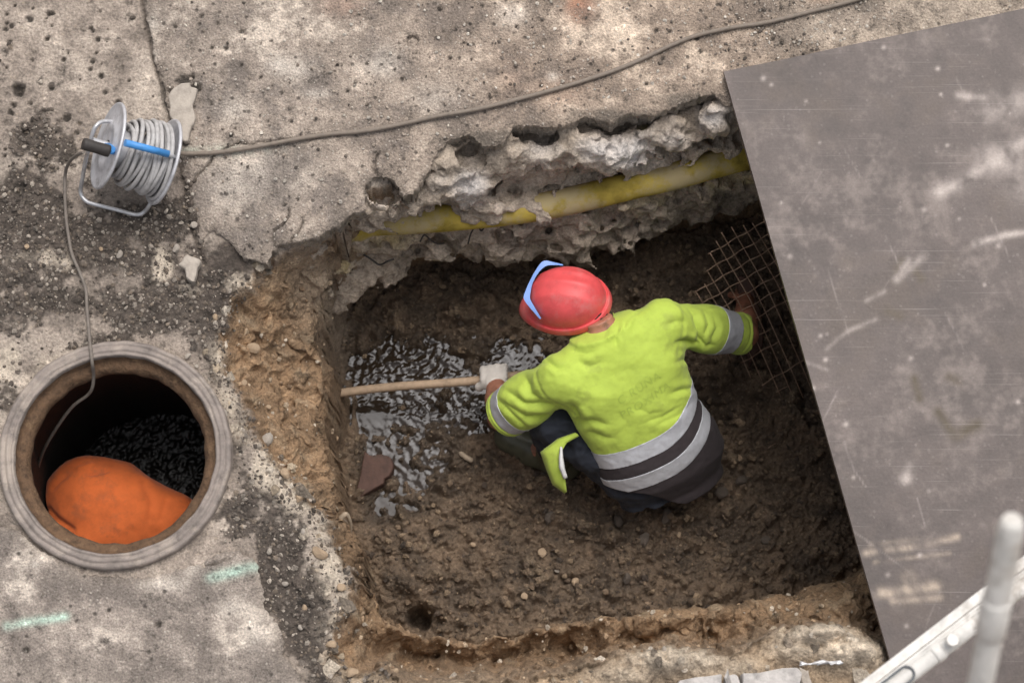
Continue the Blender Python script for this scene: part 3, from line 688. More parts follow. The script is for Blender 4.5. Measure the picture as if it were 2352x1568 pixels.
for i in range(len(x1)): yf[i] = np.interp(-z1, -np.array(lv), rows[:, i])
d = (yf[:, None, :] - wY) * .75
FW.F = d
for u, v, z, r in [(1150, 466, -.35, (.15, .05, .04)), (1210, 460, -.35, (.09, .05, .04)), (920, 470, -.30, (.08, .06, .04))]:
    FW.ell(P(u, v, z), np.array([[.97, .25, 0], [-.25, .97, 0], [0, 0, 1]]), r, .04)
for u, v, z, r in [(1072, 425, -.22, (.055, .05, .06)), (1095, 380, -.14, (.07, .05, .07)), (1300, 335, -.15, (.10, .05, .06)), (1440, 345, -.19, (.075, .05, .06)), (1372, 335, -.15, (.08, .04, .05)), (1200, 355, -.15, (.10, .05, .07)), (1640, 262, -.10, (.06, .04, .08)), (880, 430, -.08, (.06, .05, .08)), (1540, 290, -.14, (.09, .04, .06)), (1000, 420, -.16, (.07, .05, .07))]:
    FW.ell(P(u, v, z), np.array([[.97, .25, 0], [-.25, .97, 0], [0, 0, 1]]), r, .05)
bandm = np.abs(FW.F) < 0.12
n3 = np.zeros(d.shape)
bx_, by_, bz_ = wX[bandm], wY[bandm], wZ[bandm]
n3[bandm] = 0.048 * fbm(bx_ * 8, by_ * 8, bz_ * 10, 2) + 0.060 * (np.abs(fbm(bx_ * 11, by_ * 11, bz_ * 13, 2)) - .3) + 0.004 * fbm(bx_ * 50, by_ * 50, bz_ * 50, 2)
FW.F = FW.F + n3
sd_ = FW.F; FW.F = np.maximum(sd_, wZ + 0.02)                     # stays under the slab top
# round bore holes left by old pipes
for u, v, r in [(878, 425, .052), (1082, 338, .05)]:
    c0 = P(u, v, 0)[:2]; FW.F = np.where(wZ > -.14, np.maximum(FW.F, r - np.hypot(wX - c0[0], wY - c0[1])), FW.F)
Vw_, Fw_ = FW.mesh()
nmW = fbm(Vw_[:, 0] * 9, Vw_[:, 1] * 9, Vw_[:, 2] * 9, 3); nfW = fbm(Vw_[:, 0] * 35, Vw_[:, 1] * 35, Vw_[:, 2] * 35, 2)
Vw_ = Vw_ + vnormals(Vw_, Fw_) * (0.004 * nfW + 0.0025 * fbm(Vw_[:, 0] * 80, Vw_[:, 1] * 80, Vw_[:, 2] * 80, 2))[:, None]
uW, vW = proj(Vw_)
cW = np.array([.44, .365, .295]) * (1 + .35 * nmW[:, None] + .15 * nfW[:, None])
cal = np.clip(blobs(uW, vW, [(1080, 430, 45, 50, 1), (1440, 350, 70, 45, 1), (1380, 345, 60, 30, .8), (1640, 270, 40, 30, .8), (1010, 410, 30, 30, .5), (1250, 340, 60, 30, .5), (1550, 320, 40, 25, .5), (880, 430, 35, 40, .6)]) + .25 * nmW - .1, 0, 1)[:, None]
cal = cal * (Vw_[:, 2] > -.33)[:, None]; cW = cW * (1 - cal) + np.array([.66, .62, .60]) * cal
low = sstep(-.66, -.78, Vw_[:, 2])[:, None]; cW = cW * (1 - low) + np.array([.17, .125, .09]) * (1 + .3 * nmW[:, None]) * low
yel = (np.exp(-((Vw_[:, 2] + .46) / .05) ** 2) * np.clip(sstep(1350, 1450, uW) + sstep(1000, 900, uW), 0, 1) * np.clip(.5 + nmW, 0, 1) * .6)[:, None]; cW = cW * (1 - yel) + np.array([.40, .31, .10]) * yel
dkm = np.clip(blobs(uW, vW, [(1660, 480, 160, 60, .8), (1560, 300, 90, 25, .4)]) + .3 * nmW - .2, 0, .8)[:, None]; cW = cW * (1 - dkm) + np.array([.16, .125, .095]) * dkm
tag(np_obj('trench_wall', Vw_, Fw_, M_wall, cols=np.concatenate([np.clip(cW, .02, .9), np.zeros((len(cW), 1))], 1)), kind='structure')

# ================================================================== THINGS AROUND THE PIT
# ---- manhole
mh = empty('manhole', (MH[0], MH[1], 0)); tag(mh, 'round open manhole with a worn grey cast iron rim', 'manhole')
ring_prof = [(.362, -.06), (.362, .004), (.358, .011), (.349, .0125), (.346, .0095), (.342, .0095), (.339, .0135), (.330, .014), (.327, .0105), (.323, .0105), (.320, .0135), (.316, .0130), (.313, .010), (.311, -.004)]
lathe('rim', ring_prof, M_iron, mh, 160, .0035)
lathe('rust_seat', [(.3115, -.002), (.308, -.022), (.300, -.030), (.290, -.032), (.283, -.038), (.277, -.046), (.273, -.052), (.272, -.07), (.280, -.10), (.33, -.14)], M_rust, mh, 220, .006)
lathe('shaft_wall', [(.33, -.155), (.34, -.4), (.345, -.8), (.345, -1.45)], M_shaft, mh, 64, .02)
ga = np.linspace(-.345, .345, 110); A_, B_ = np.meshgrid(ga, ga)
Zs = -0.98 + .012 * np.abs(fbm(A_ * 16, B_ * 16, 4.0, 4)) + .008 * fbm(A_ * 70, B_ * 70, 1.0, 2)
Ds, Ts = clip(np.stack([A_ + MH[0], B_ + MH[1], Zs], -1).reshape(-1, 3), tris(grid_faces(110, 110)), (np.hypot(A_, B_) - .343).ravel())
cs_ = np.tile([.03, .025, .02, .95], (len(Ds), 1)); tag(np_obj('shaft_mud', Ds, Ts, M_wetmud), kind='structure')
# ---- second worker bent over inside the manhole, only the orange back shows
w2 = empty('person', (float(MH[0]) + .02, float(MH[1]) - .12, -1.22)); tag(w2, 'person in a dirty orange jacket bent over inside the open manhole', 'person')
lx2 = P(345, 1150, -.6) - P(150, 1105, -.6); lx2 /= np.linalg.norm(lx2); ax2 = np.cross(nz0 := np.array([0, 0, 1.0]), lx2) * -1.0    # ax2 runs from neck to hips
def inshaft(V, r):
    q = V[:, :2] - MH[:2]; d = np.linalg.norm(q, axis=1); k = np.minimum(1, r / np.maximum(d, 1e-6)); V = V.copy(); V[:, :2] = MH[:2] + q * k[:, None]; return V
def man(grow, jacket):
    F2 = Field((MH[0] - .36, MH[1] - .36, -1.26), (MH[0] + .36, MH[1] + .30, -.30), .007)
    ch = P(250, 1182, -.64)
    F2.ell(ch, [lx2, ax2, nz0], (.215 + grow, .165 + grow, .165 + grow), .06); F2.ell(ch + ax2 * .16 - nz0 * .05, [lx2, ax2, nz0], (.17 + grow, .15 + grow, .15 + grow), .07)
    sl2, sr2 = P(156, 1130, -.60), P(396, 1196, -.62)
    F2.cone(sl2, P(192, 1105, -.58), .066 + grow, .062 + grow, .05); F2.cone(sr2, P(225, 1128, -.59), .085 + grow, .085 + grow, .08)
    F2.chain([sl2, sl2 - nz0 * .20 - ax2 * .02 - lx2 * .02, sl2 - nz0 * .38 - ax2 * .09], [.066 + grow, .058 + grow, .05 + grow], .04)
    F2.chain([sr2, sr2 + lx2 * .03 - nz0 * .15 + ax2 * .02, sr2 - nz0 * .36 - ax2 * .06], [.080 + grow, .065 + grow, .05 + grow], .05)
    nk2 = P(186, 1097, -.60)
    F2.cone(ch - ax2 * .10, nk2, .08 + grow, .06 + grow, .05)
    if not jacket:
        hd2 = nk2 - ax2 * .015 - nz0 * .24
        F2.cone(nk2, hd2, .05, .055, .03); F2.ell(hd2 - nz0 * .03, [lx2, ax2, nz0], (.075, .09, .105), .02)
        for sg in (-1, 1):
            F2.chain([ch + ax2 * .2 + lx2 * .09 * sg - nz0 * .1, ch + ax2 * .10 + lx2 * .11 * sg - nz0 * .36, ch + ax2 * .13 + lx2 * .10 * sg - nz0 * .58], [.085, .06, .05], .03)
        for s_, o2 in ((sl2, .0), (sr2, .0)): F2.chain([s_ - nz0 * .37 - ax2 * .09, s_ - nz0 * .50 - ax2 * .16, s_ - nz0 * .56 - ax2 * .19], [.042, .034, .030], .02)
    V, F = F2.mesh(); V = relax(V, F, 3, .5); return V, F, nk2
V2, F2_, nk2 = man(-.014, False); keep_world(np_obj('body', inshaft(V2, .318), F2_, M_skin), w2)
V2, F2_, nk2 = man(0.0, True); N2 = vnormals(V2, F2_); u2, v2_ = proj(V2)
d2 = .005 * fbm(V2[:, 0] * 9, V2[:, 1] * 9, V2[:, 2] * 9, 3)
for pts, wd, am in [([(205, 1087), (225, 1085), (245, 1080)], 5, -.012), ([(120, 1120), (135, 1105), (150, 1095)], 6, -.008), ([(112, 1170), (130, 1190), (165, 1215)], 7, -.010), ([(330, 1110), (350, 1150), (345, 1190)], 9, -.006), ([(180, 1075), (200, 1070), (212, 1066)], 4, .008), ([(380, 1150), (370, 1190)], 7, -.006)]:
    d2 += am * np.exp(-(poly_dist(u2, v2_, pts, False) / wd) ** 2) * (N2[:, 2] > 0)
jk2 = np_obj('jacket', inshaft(V2 + N2 * d2[:, None], .326), F2_, M_orange); keep_world(jk2, w2)
cpts = [nk2 + .066 * (math.cos(a) * lx2 + math.sin(a) * (ax2 * .75 - nz0 * .35)) + nz0 * .012 for a in np.linspace(0, 2 * math.pi, 33)]
o = tube('collar', cpts, .010, M_orange, None, 8, False); keep_world(o, w2); o.parent = jk2; o.matrix_parent_inverse = Matrix.Identity(4)

# ---- cables
def over(pts, r):
    out = []
    for u, v, *z in pts: out.append(P(u, v, z[0] if z else r))
    return out
c1 = over([(402, 352, .06), (430, 353, .012), (480, 352), (540, 345), (600, 335), (680, 320), (760, 308), (830, 302), (900, 290), (1000, 268), (1100, 250), (1190, 228), (1300, 198), (1400, 166), (1470, 138), (1540, 105), (1600, 82), (1680, 64), (1760, 52), (1850, 30), (1960, 2), (2060, -30), (2200, -70), (2600, -150)], .010)
tag(tube('supply_cable', smooth_path(c1), .0072, M_cable, n=10), 'brown grey cable running across the pavement above the pit', 'cable')
c2 = over([(192, 350, .26), (175, 357, .20), (158, 375, .08), (150, 400, .014), (149, 440), (152, 500), (158, 545), (166, 585), (185, 630), (197, 665), (200, 710), (205, 770), (208, 800, .02), (212, 835, .015), (215, 860, -.04), (212, 890, -.08), (200, 908, -.12), (165, 935, -.17), (125, 990, -.26), (98, 1040, -.36), (84, 1090, -.52), (84, 1120, -.75), (100, 1130, -1.0)], .0)
tag(tube('drop_cable', smooth_path(c2), .0055, M_cable2, n=10), 'thin dark cable running from the reel down into the manhole', 'cable')

# ---- cable reel
RA = np.array([-.82, .12, .46]); RA /= np.linalg.norm(RA)          # axle, pointing to the handle side
rc = P(375, 372, .125); lc = rc + RA * .185
up_ = np.array([.2, -.3, .93]); e1r = up_ - RA * (up_ @ RA); e1r /= np.linalg.norm(e1r); e2r = np.cross(RA, e1r)
reel = empty('cable_reel', (rc[0], rc[1], 0)); tag(reel, 'small grey metal cable reel with blue crossbar and black handle', 'cable reel')
def rl(name, prof, mat, n=56, wob=0, off=0.0):
    o = lathe(name, prof, mat, None, n, wob); o.rotation_euler = Vector(RA).to_track_quat('Z', 'Y').to_euler(); o.location = rc + RA * off
    return keep_world(o, reel)
fl_prof = [(.018, .002), (.05, .002), (.055, .006), (.075, .006), (.080, .001), (.128, .001), (.134, .004), (.139, .003), (.141, -.002), (.139, -.006), (.133, -.004), (.02, -.004)]
f1 = rl('flange', fl_prof, M_flange, off=0.0); f2 = rl('flange', fl_prof, M_flange, off=.185)
rl('drum', [(.06, 0), (.062, .09), (.06, .185)], M_flange)
rl('axle', [(.0, .235), (.012, .235), (.012, -.02), (0, -.02)], M_galv, 20)
for k, (off, rr_, tl) in enumerate([(.012, .118, .05), (.024, .112, -.03), (.037, .115, .04), (.049, .108, .0), (.06, .113, -.06), (.073, .104, .05), (.086, .109, -.02), (.10, .100, .07), (.113, .105, -.04), (.127, .094, .02), (.03, .100, 0), (.055, .098, 0), (.08, .094, 0), (.143, .086, .05)]):
    pts = [rc + RA * (off + tl * .16 * math.sin(a + k * 2.3) + .003 * math.sin(2 * a + k * 1.7)) + (rr_ + .0035 * math.sin(3 * a + k) + .003 * math.sin(k * 4.7)) * (math.cos(a) * e1r + math.sin(a) * e2r) for a in np.linspace(0, 2 * math.pi, 49)]
    keep_world(tube('cord_winding', pts, .0072, M_reelcord, n=8, caps=False), reel)
def rpt(off, r, a): return rc + RA * off + r * (math.cos(a) * e1r + math.sin(a) * e2r)
ab = math.radians(20)
cb = empty  # alias unused
keep_world(tube('crossbar', [P(287, 328, .345), P(387, 354, .265)], .0115, M_blue, n=14), reel)
keep_world(tube('crossbar_stub', [P(383, 353, .267), P(398, 360, .235), P(412, 370, .18)], .007, M_galv, n=10), reel)
keep_world(tube('crank', [lc + RA * .0, P(258, 343, .32)], .010, M_blue, n=12), reel)
gp0 = np.array(P(252, 348, .325)); gp1 = gp0 + RA * .088
keep_world(tube('grip', [gp0 + (gp1 - gp0) * k for k in (0, .02, .1, .5, .9, .98, 1)], [.013, .0185, .0195, .018, .0195, .018, .012], M_blackgrip, n=18), reel)
keep_world(tube('crank_arm', [lc + RA * .012, P(262, 350, .285), gp0], .008, M_blue, n=10), reel)
fr = [P(286, 290, .17), P(262, 280, .20), P(237, 279, .225), P(222, 288, .24), P(213, 305, .23), P(204, 340, .19), P(196, 372, .13), P(189, 412, .065), P(185, 436, .025), P(188, 450, .012), P(197, 461, .010), P(212, 468, .010), P(268, 482, .010), P(306, 492, .010), P(322, 492, .012), P(334, 484, .02), P(345, 468, .05), P(368, 420, .10), tuple(rc - RA * .015)]
keep_world(tube('stand', smooth_path(fr, 6), .0066, M_galv, n=12), reel)
keep_world(tube('stand_arm', smooth_path([P(205, 335, .195), lc + RA * .045, lc + RA * .02], 5), .006, M_galv, n=10), reel)

# ---- steel plate
pa = P(1662, 165, .032); e1p = P(2040, 1500, .032) - pa; e1p /= np.linalg.norm(e1p); e2p = P(2352, 20, .032) - pa; e2p /= np.linalg.norm(e2p)
ns, nt_ = 440, 330; ss, tt_ = np.meshgrid(np.linspace(0, 2.35, ns), np.linspace(0, 1.75, nt_), indexing='ij')
px_ = pa + ss[..., None] * e1p + tt_[..., None] * e2p
up_u, up_v = proj(px_)
nA = fbm(ss * 2.2, tt_ * 2.2, 1.1, 5); nB = fbm(ss * 12, tt_ * 12, 2.1, 4); nC = fbm(ss * 5 + tt_ * 3, tt_ * 22 - ss * 6, 3.1, 3); nD = fbm(ss * 3, tt_ * 3, 12.0, 4); nE = fbm(ss * 45, tt_ * 45, 7.0, 3)
px_[..., 2] += .004 * nA
cp = np.array([.092, .073, .068]) * (1 + .22 * nA[..., None] + .16 * nB[..., None])
pl_ = np.clip(nD * .8 + nB * .55 + .25 * nC + .35 * nE - .12, 0, .8)[..., None]; cp = cp * (1 - pl_) + np.array([.185, .152, .139]) * pl_
br = np.clip(-nD * .8 + .5 * nB - .1, 0, .7)[..., None]; cp = cp * (1 - br) + np.array([.09, .069, .058]) * br
def pstroke(c, pts, wd, k, cc, nz=nB):
    d_ = poly_dist(up_u, up_v, pts, False); q = (k * np.exp(-(d_ / wd) ** 2) * np.clip(1 + 1.3 * nz, .05, 1.5))[..., None]; return c * (1 - q) + np.array(cc) * q
stain = (.085, .065, .05); chalk = (.38, .33, .305); sandc = (.34, .275, .22)
for pts, wd, k in [([(2100, 870), (2112, 915)], 8, .9), ([(2155, 945), (2180, 985), (2200, 1000)], 9, .9), ([(2195, 1000), (2245, 975)], 12, .8), ([(2105, 625), (2116, 640)], 8, .7), ([(2040, 715), (2065, 725)], 10, .6), ([(2180, 865), (2200, 875)], 9, .5), ([(2060, 620), (2070, 600)], 8, .5)]: cp = pstroke(cp, pts, wd + 2, min(1, k * 1.5), stain, nB * .5 + .35)
for pts, wd, k in [([(2160, 440), (2230, 410), (2352, 330)], 16, .7), ([(2240, 560), (2310, 540), (2352, 535)], 8, .7), ([(2280, 250), (2352, 230)], 30, .4), ([(2090, 600), (2060, 640), (2120, 590)], 10, .5), ([(2080, 1100), (2090, 1075)], 12, .7), ([(2280, 360), (2330, 380), (2352, 420)], 40, .4), ([(2200, 220), (2260, 225)], 8, .5), ([(1990, 690), (2030, 670)], 6, .5), ([(1740, 790), (1900, 850)], 4, .25), ([(1900, 800), (1950, 760), (2010, 735)], 6, .4)]: cp = pstroke(cp, pts, wd, k, chalk)
for pts, wd, k in [([(1990, 1268), (2080, 1258), (2170, 1240), (2200, 1232)], 8, .75), ([(2010, 1290), (2180, 1270)], 5, .5), ([(2020, 1362), (2070, 1355), (2150, 1345)], 12, .8), ([(2085, 1320), (2095, 1330)], 14, .6), ([(2050, 1380), (2160, 1372)], 8, .5), ([(2000, 1250), (2130, 1235)], 6, .4)]: cp = pstroke(cp, pts, wd, k, sandc, nC)
for i in range(20):                                              # scratches
    a0, b0 = rng.uniform(1700, 2352), rng.uniform(80, 1500); an = rng.choice([rng.normal(1.15, .12), rng.normal(.5, .25), rng.normal(1.9, .3)]); ln = rng.uniform(30, 190)
    cp = pstroke(cp, [(a0, b0), (a0 + ln * math.cos(an) * .5, b0 + ln * math.sin(an) * .5 + rng.normal(0, 4)), (a0 + ln * math.cos(an), b0 + ln * math.sin(an))], rng.uniform(1.5, 2.2), rng.uniform(.10, .28), (.36, .31, .295))
for i in range(45):
    a0, b0 = rng.uniform(1750, 2352), rng.uniform(100, 1500); d_ = np.hypot(up_u - a0, up_v - b0); q = (np.exp(-(d_ / rng.uniform(3, 6)) ** 2) * rng.uniform(.4, .9))[..., None]; cp = cp * (1 - q) + np.array(chalk) * 1.15 * q
Vp = px_.reshape(-1, 3); Fp = grid_faces(nt_, ns)[:, ::-1]
T_ = tris(Fp); be = boundary_edges(T_); bv = np.unique(be); inv = np.full(len(Vp), -1); inv[bv] = np.arange(len(bv))
Vb = Vp[bv].copy(); Vb[:, 2] -= .020; n0 = len(Vp)
T_ = np.concatenate([T_, np.stack([be[:, 1], be[:, 0], n0 + inv[be[:, 0]]], 1), np.stack([be[:, 1], n0 + inv[be[:, 0]], n0 + inv[be[:, 1]]], 1)])
cpl = np.concatenate([cp.reshape(-1, 3), np.tile([.16, .12, .10], (len(bv), 1))])
M_plate = earth('worn_steel_plate', .35, 120, .10, .10, (.50, .45, .43), .55, .15)
_t = M_plate.node_tree; _bs = _t.nodes['Principled BSDF']; _src = _bs.inputs['Base Color'].links[0].from_socket; _tc = _t.nodes.new('ShaderNodeTexCoord')
for _rot, _sc in ((1.25, 1.0), (.55, 1.6), (2.2, 1.3)):
    _mp = _t.nodes.new('ShaderNodeMapping'); _mp.inputs['Rotation'].default_value = (0, 0, _rot); _mp.inputs['Scale'].default_value = (1.6 * _sc, 150 * _sc, 1); _t.links.new(_tc.outputs['Object'], _mp.inputs['Vector'])
    _nz = _t.nodes.new('ShaderNodeTexNoise'); _nz.inputs['Scale'].default_value = 1.0; _nz.inputs['Detail'].default_value = 2; _t.links.new(_mp.outputs[0], _nz.inputs['Vector'])
    _rp = ramp(_t.nodes, [(.68, 0.0), (.76, .25)]); _t.links.new(_nz.outputs['Fac'], _rp.inputs[0])
    _src = mixc(_t, 'MIX', _rp.outputs[0], _src, (.42, .375, .36))
_t.links.new(_src, _bs.inputs['Base Color'])
pb = M_plate.node_tree.nodes['Principled BSDF']; pb.inputs['Metallic'].default_value = .1
po_ = np_obj('steel_plate', np.concatenate([Vp, Vb]), T_, M_plate, cols=np.concatenate([np.clip(cpl, .02, .8), np.zeros((len(cpl), 1))], 1))
po_.data.set_sharp_from_angle(angle=math.radians(40))
tag(po_, 'large scratched purple grey steel plate covering the right of the pit', 'steel plate')

# ---- white rail with slot and knob (nearer to the camera, slightly out of focus)
def box_bm(cx, cy, cz, sx, sy, sz, bev=0.0):
    bm = bmesh.new(); bmesh.ops.create_cube(bm, size=1.0)
    for v in bm.verts: v.co = Vector((cx + v.co.x * sx, cy + v.co.y * sy, cz + v.co.z * sz))
    if bev: bmesh.ops.bevel(bm, geom=list(bm.edges), offset=bev, segments=2, affect='EDGES', profile=.6)
    return bm
ra_, rb_ = P(1995, 1580, 1.0), P(2390, 1275, 1.0); rdv = (rb_ - ra_)[:2]; rlen = np.linalg.norm(rdv); ang = math.atan2(rdv[1], rdv[0])
rail = empty('barrier_rail', (ra_[0], ra_[1], 0)); rail.rotation_euler = (0, 0, ang); tag(rail, 'white painted metal barrier rail with oblong slot, bottom right corner', 'barrier')
L0, L1 = -.9, rlen + 1.2; Lm, Ls = (L0 + L1) / 2, L1 - L0
bm_obj('flange_strip', box_bm(Lm, .012, 1.0, Ls, .026, .006, .002), M_white, rail)
bm_obj('web', box_bm(Lm, -.006, .985, Ls, .006, .05, .001), M_white, rail)
tube('lower_tube', [(L0, -.034, .985), (L1, -.034, .985)], .025, M_white, rail, 20)
tube('inner_tube', [(L0, -.0135, 1.0), (L1, -.0135, 1.0)], .0075, M_white, rail, 12)
st = [(.10 + .05 * math.cos(a) * .5 - .10, -.030 + .020 * math.sin(a), 1.012) for a in np.linspace(math.pi / 2, math.pi * 1.5, 14)]
st = [(x - .12, y, z) for x, y, z in st] + [(.10 + .020 * math.cos(a), -.030 + .020 * math.sin(a), 1.012) for a in np.linspace(-math.pi / 2, math.pi / 2, 14)]
tube('slot_gasket', st + [st[0]], .0035, M_gasket, rail, 8, False)
tube('knob', [(.245, -.032, 1.0), (.245, -.032, 1.02), (.245, -.032, 1.045), (.245, -.032, 1.052)], [.013, .013, .018, .015], M_white, rail, 18)
tube('clamp_collar', [(.190, -.034, .985), (.197, -.034, .985), (.215, -.034, .985), (.222, -.034, .985)], [.025, .028, .028, .025], M_white, rail, 20)
for xx in (L0 + .1, L1 - .1): tube('leg', [(xx, -.034, .0), (xx, -.034, .97)], .02, M_white, rail, 14)
# ---- blurred white pole close to the camera
top = P(2326, 1192, 3.0); mid_ = P(2252, 1568, 2.65); dd = mid_ - top; foot = top + dd * ((0.0 - top[2]) / dd[2])
pole = empty('leaning_pole', tuple(foot)); tag(pole, 'blurred white leaning pole in front of the barrier rail', 'pole')
keep_world(tube('shaft', [top + (foot - top) * k for k in (0, .004, .01, .5, 1)], [.018, .023, .025, .025, .025], M_white, None, 24), pole)
dn = (foot - top) / np.linalg.norm(foot - top)
keep_world(tube('coupler', [top + dn * .20, top + dn * .21, top + dn * .29, top + dn * .30], [.025, .029, .029, .025], M_white, None, 24), pole)

# ---- yellow gas pipe in the far wall
yp = []
for u, vb, vf in zip([800, 850, 900, 950, 1050, 1150, 1250, 1350, 1450, 1550, 1650, 1720, 1800, 1950], [528, 512, 508, 506, 498, 488, 474, 452, 427, 404, 376, 358, 340, 310], range(14)): yp.append(P(u, vb, -.375))
yp = [yp[0] + np.array([-.12, .02, -.01])] + yp
tag(tube('gas_pipe', smooth_path(yp, 5), .047, M_yellow, n=24), 'dirty yellow pipe half buried along the far pit wall', 'pipe')
# thin black roots hanging on the ledge under the pipe
def wiggle(pts, r, name, label, cat, mat, sub=6, group=None):
    o = tube(name, smooth_path(pts, sub), r, mat, n=7); return tag(o, label, cat, group)
wiggle([P(800, 545, -.40), P(815, 560, -.43), P(830, 580, -.47), P(855, 597, -.5), P(872, 608, -.52), P(890, 600, -.5), P(905, 595, -.5)], .0035, 'root', 'thin black root hanging at the left end of the yellow pipe', 'root', M_blackgrip)
wiggle([P(965, 555, -.43), P(975, 540, -.41), P(990, 552, -.44), P(1005, 560, -.46), P(1020, 558, -.45)], .003, 'root', 'thin curled black root below the middle of the yellow pipe', 'root', M_blackgrip)
wiggle([P(1075, 560, -.47), P(1082, 535, -.43), P(1095, 518, -.40), P(1105, 530, -.43), P(1112, 522, -.42)], .003, 'root', 'thin black root looping over the ledge right of the curled one', 'root', M_blackgrip)

# ---- wire mesh
mesh_o = empty('wire_mesh', tuple(P(1740, 720, -.7))); tag(mesh_o, 'rusty welded wire mesh sheet leaning beside the steel plate', 'wire mesh')
def mp(n, m):
    n2 = n - .09 * max(0, m - 1450) - .00008 * max(0, m - 1450) ** 2
    det = .86 * .86 + .5 * .5
    u = (.86 * n2 + .5 * m) / det; v = (-.5 * n2 + .86 * m) / det
    return P(u, v, -.50 - (m - 1290) / 450 * .45 - .02 * math.sin((m - 1290) / 60) + .012 * math.sin(n * .13 + m * .02))
starts = [1373, 1370, 1346, 1316, 1298, 1287, 1289, 1299, 1304, 1310, 1320]; ends = [1560, 1610, 1640, 1690, 1700, 1716, 1730, 1741, 1748, 1745, 1740]
for i in range(11):
    n_ = 1040 + 24 * i; keep_world(tube('wire', [mp(n_ + 2 * math.sin(i * 2.1), m) for m in np.arange(starts[i], ends[i], 14.0)], .0019, M_wire, None, 6), mesh_o)
for k in range(13):
    m_ = 1316 + (30 * k if k < 7 else 210 + 50 * (k - 7) + 9 * math.sin(k * 3.)); lo = 1040 + 24 * next((i for i in range(11) if starts[i] <= m_ and ends[i] >= m_), 0) - 6
    hi_ = 1284 if k < 7 else max(lo + 40, 1180 + 40 * math.sin(k * 2.3))
    keep_world(tube('wire', [mp(n_, m_ + 1.5 * math.sin(n_ * .1)) for n_ in np.arange(lo, hi_, 11.0)], .0018, M_wire, None, 6), mesh_o)

# ---- terracotta fragments
def slabstone(name, pxs, z, th, mat, label, cat, tilt=(0, 0), group=None, jit=.004):
    pts = [P(u, v, z) for u, v in pxs]; c = np.mean(pts, 0); bm = bmesh.new(); top_, bot = [], []
    pts2 = []
    for i in range(len(pts)):
        a, b = pts[i], pts[(i + 1) % len(pts)]
        for k in range(3): pts2.append(a + (b - a) * k / 3 + rng.normal(0, jit, 3) * np.array([1, 1, .4]))
    for p in pts2:
        dz = tilt[0] * (p[0] - c[0]) + tilt[1] * (p[1] - c[1])
        top_.append(bm.verts.new((p[0] - c[0], p[1] - c[1], dz + th / 2))); bot.append(bm.verts.new(((p[0] - c[0]) * 1.05, (p[1] - c[1]) * 1.05, dz - th / 2)))
    bm.faces.new(top_); bm.faces.new(bot[::-1])
    for i in range(len(top_)): j = (i + 1) % len(top_); bm.faces.new([top_[i], bot[i], bot[j], top_[j]])
    bmesh.ops.recalc_face_normals(bm, faces=bm.faces)
    bmesh.ops.bevel(bm, geom=list(bm.edges), offset=.003, segments=1, affect='EDGES')
    o = bm_obj(name, bm, mat); o.location = (c[0], c[1], z - th / 2 if False else z); return tag(o, label, cat, group)
slabstone('brick_fragment', [(832, 1040), (895, 1050), (905, 1085), (880, 1110), (828, 1140), (818, 1120)], -.985, .05, M_brick, 'dark red broken brick slab in the mud by the left wall', 'brick', (.12, .06))
slabstone('brick_fragment', [(1690, 640), (1722, 650), (1745, 720), (1752, 800), (1722, 830), (1700, 740)], -.90, .05, M_brick, 'reddish brick slab lying behind the wire mesh', 'brick', (-.1, .2))
slabstone('stone_slab', [(412, 608), (432, 590), (468, 598), (455, 640), (440, 652)], .012, .03, M_stone, 'flat pale triangular stone between reel and pit', 'stone', (.05, -.08))
slabstone('pavement_chip', [(392, 205), (430, 190), (452, 205), (445, 245), (440, 285), (430, 325), (415, 318), (405, 290), (388, 262)], .006, .02, M_stone, 'flat broken concrete chip beside the joint above the reel', 'concrete chip', (.02, -.02))
0 and slabstone('sheet_fragment', [(-30, 1545), (60, 1532), (140, 1520), (150, 1545), (130, 1600), (-40, 1620)], .012, .012, M_stone3, 'dark flat sheet fragment at the bottom left corner', 'sheet', (.0, .0))

# ---- roots and sticks
wiggle([P(742, 1188, -.33), P(755, 1180, -.34), P(770, 1192, -.36), P(788, 1192, -.38), P(800, 1200, -.40)], [.006] * 24 + [.008], 'root_stub', 'forked grey root stub sticking out of the left wall', 'root', M_root)
tag(tube('root_stub', smooth_path([P(782, 1192, -.37), P(795, 1180, -.36), P(806, 1205, -.40), P(803, 1240, -.46)], 6), [.010 - .0004 * i for i in range(19)], M_root, n=8), 'short grey root prong pointing down beside the forked root', 'root')
wiggle([P(1797, 1376, -.90), P(1803, 1382, -.88), P(1822, 1384, -.87), P(1834, 1390, -.87), P(1842, 1408, -.89), P(1845, 1425, -.92)], .0035, 'root', 'thin pale curved root near the bottom of the plate', 'root', M_root)
slabstone('bone_piece', [(890, 1440), (915, 1450), (945, 1462), (972, 1468), (970, 1482), (940, 1480), (905, 1466)], -.90, .03, M_stone2, 'long tan stone sliver beside the dark hole', 'stone', (-.12, .1))
wiggle([P(1058, 1040, -.99), P(1070, 1050, -.975), P(1085, 1058, -.985)], [.010] * 12 + [.006], 'stick', 'short brown stick lying in the mud by the boot', 'stick', M_root)

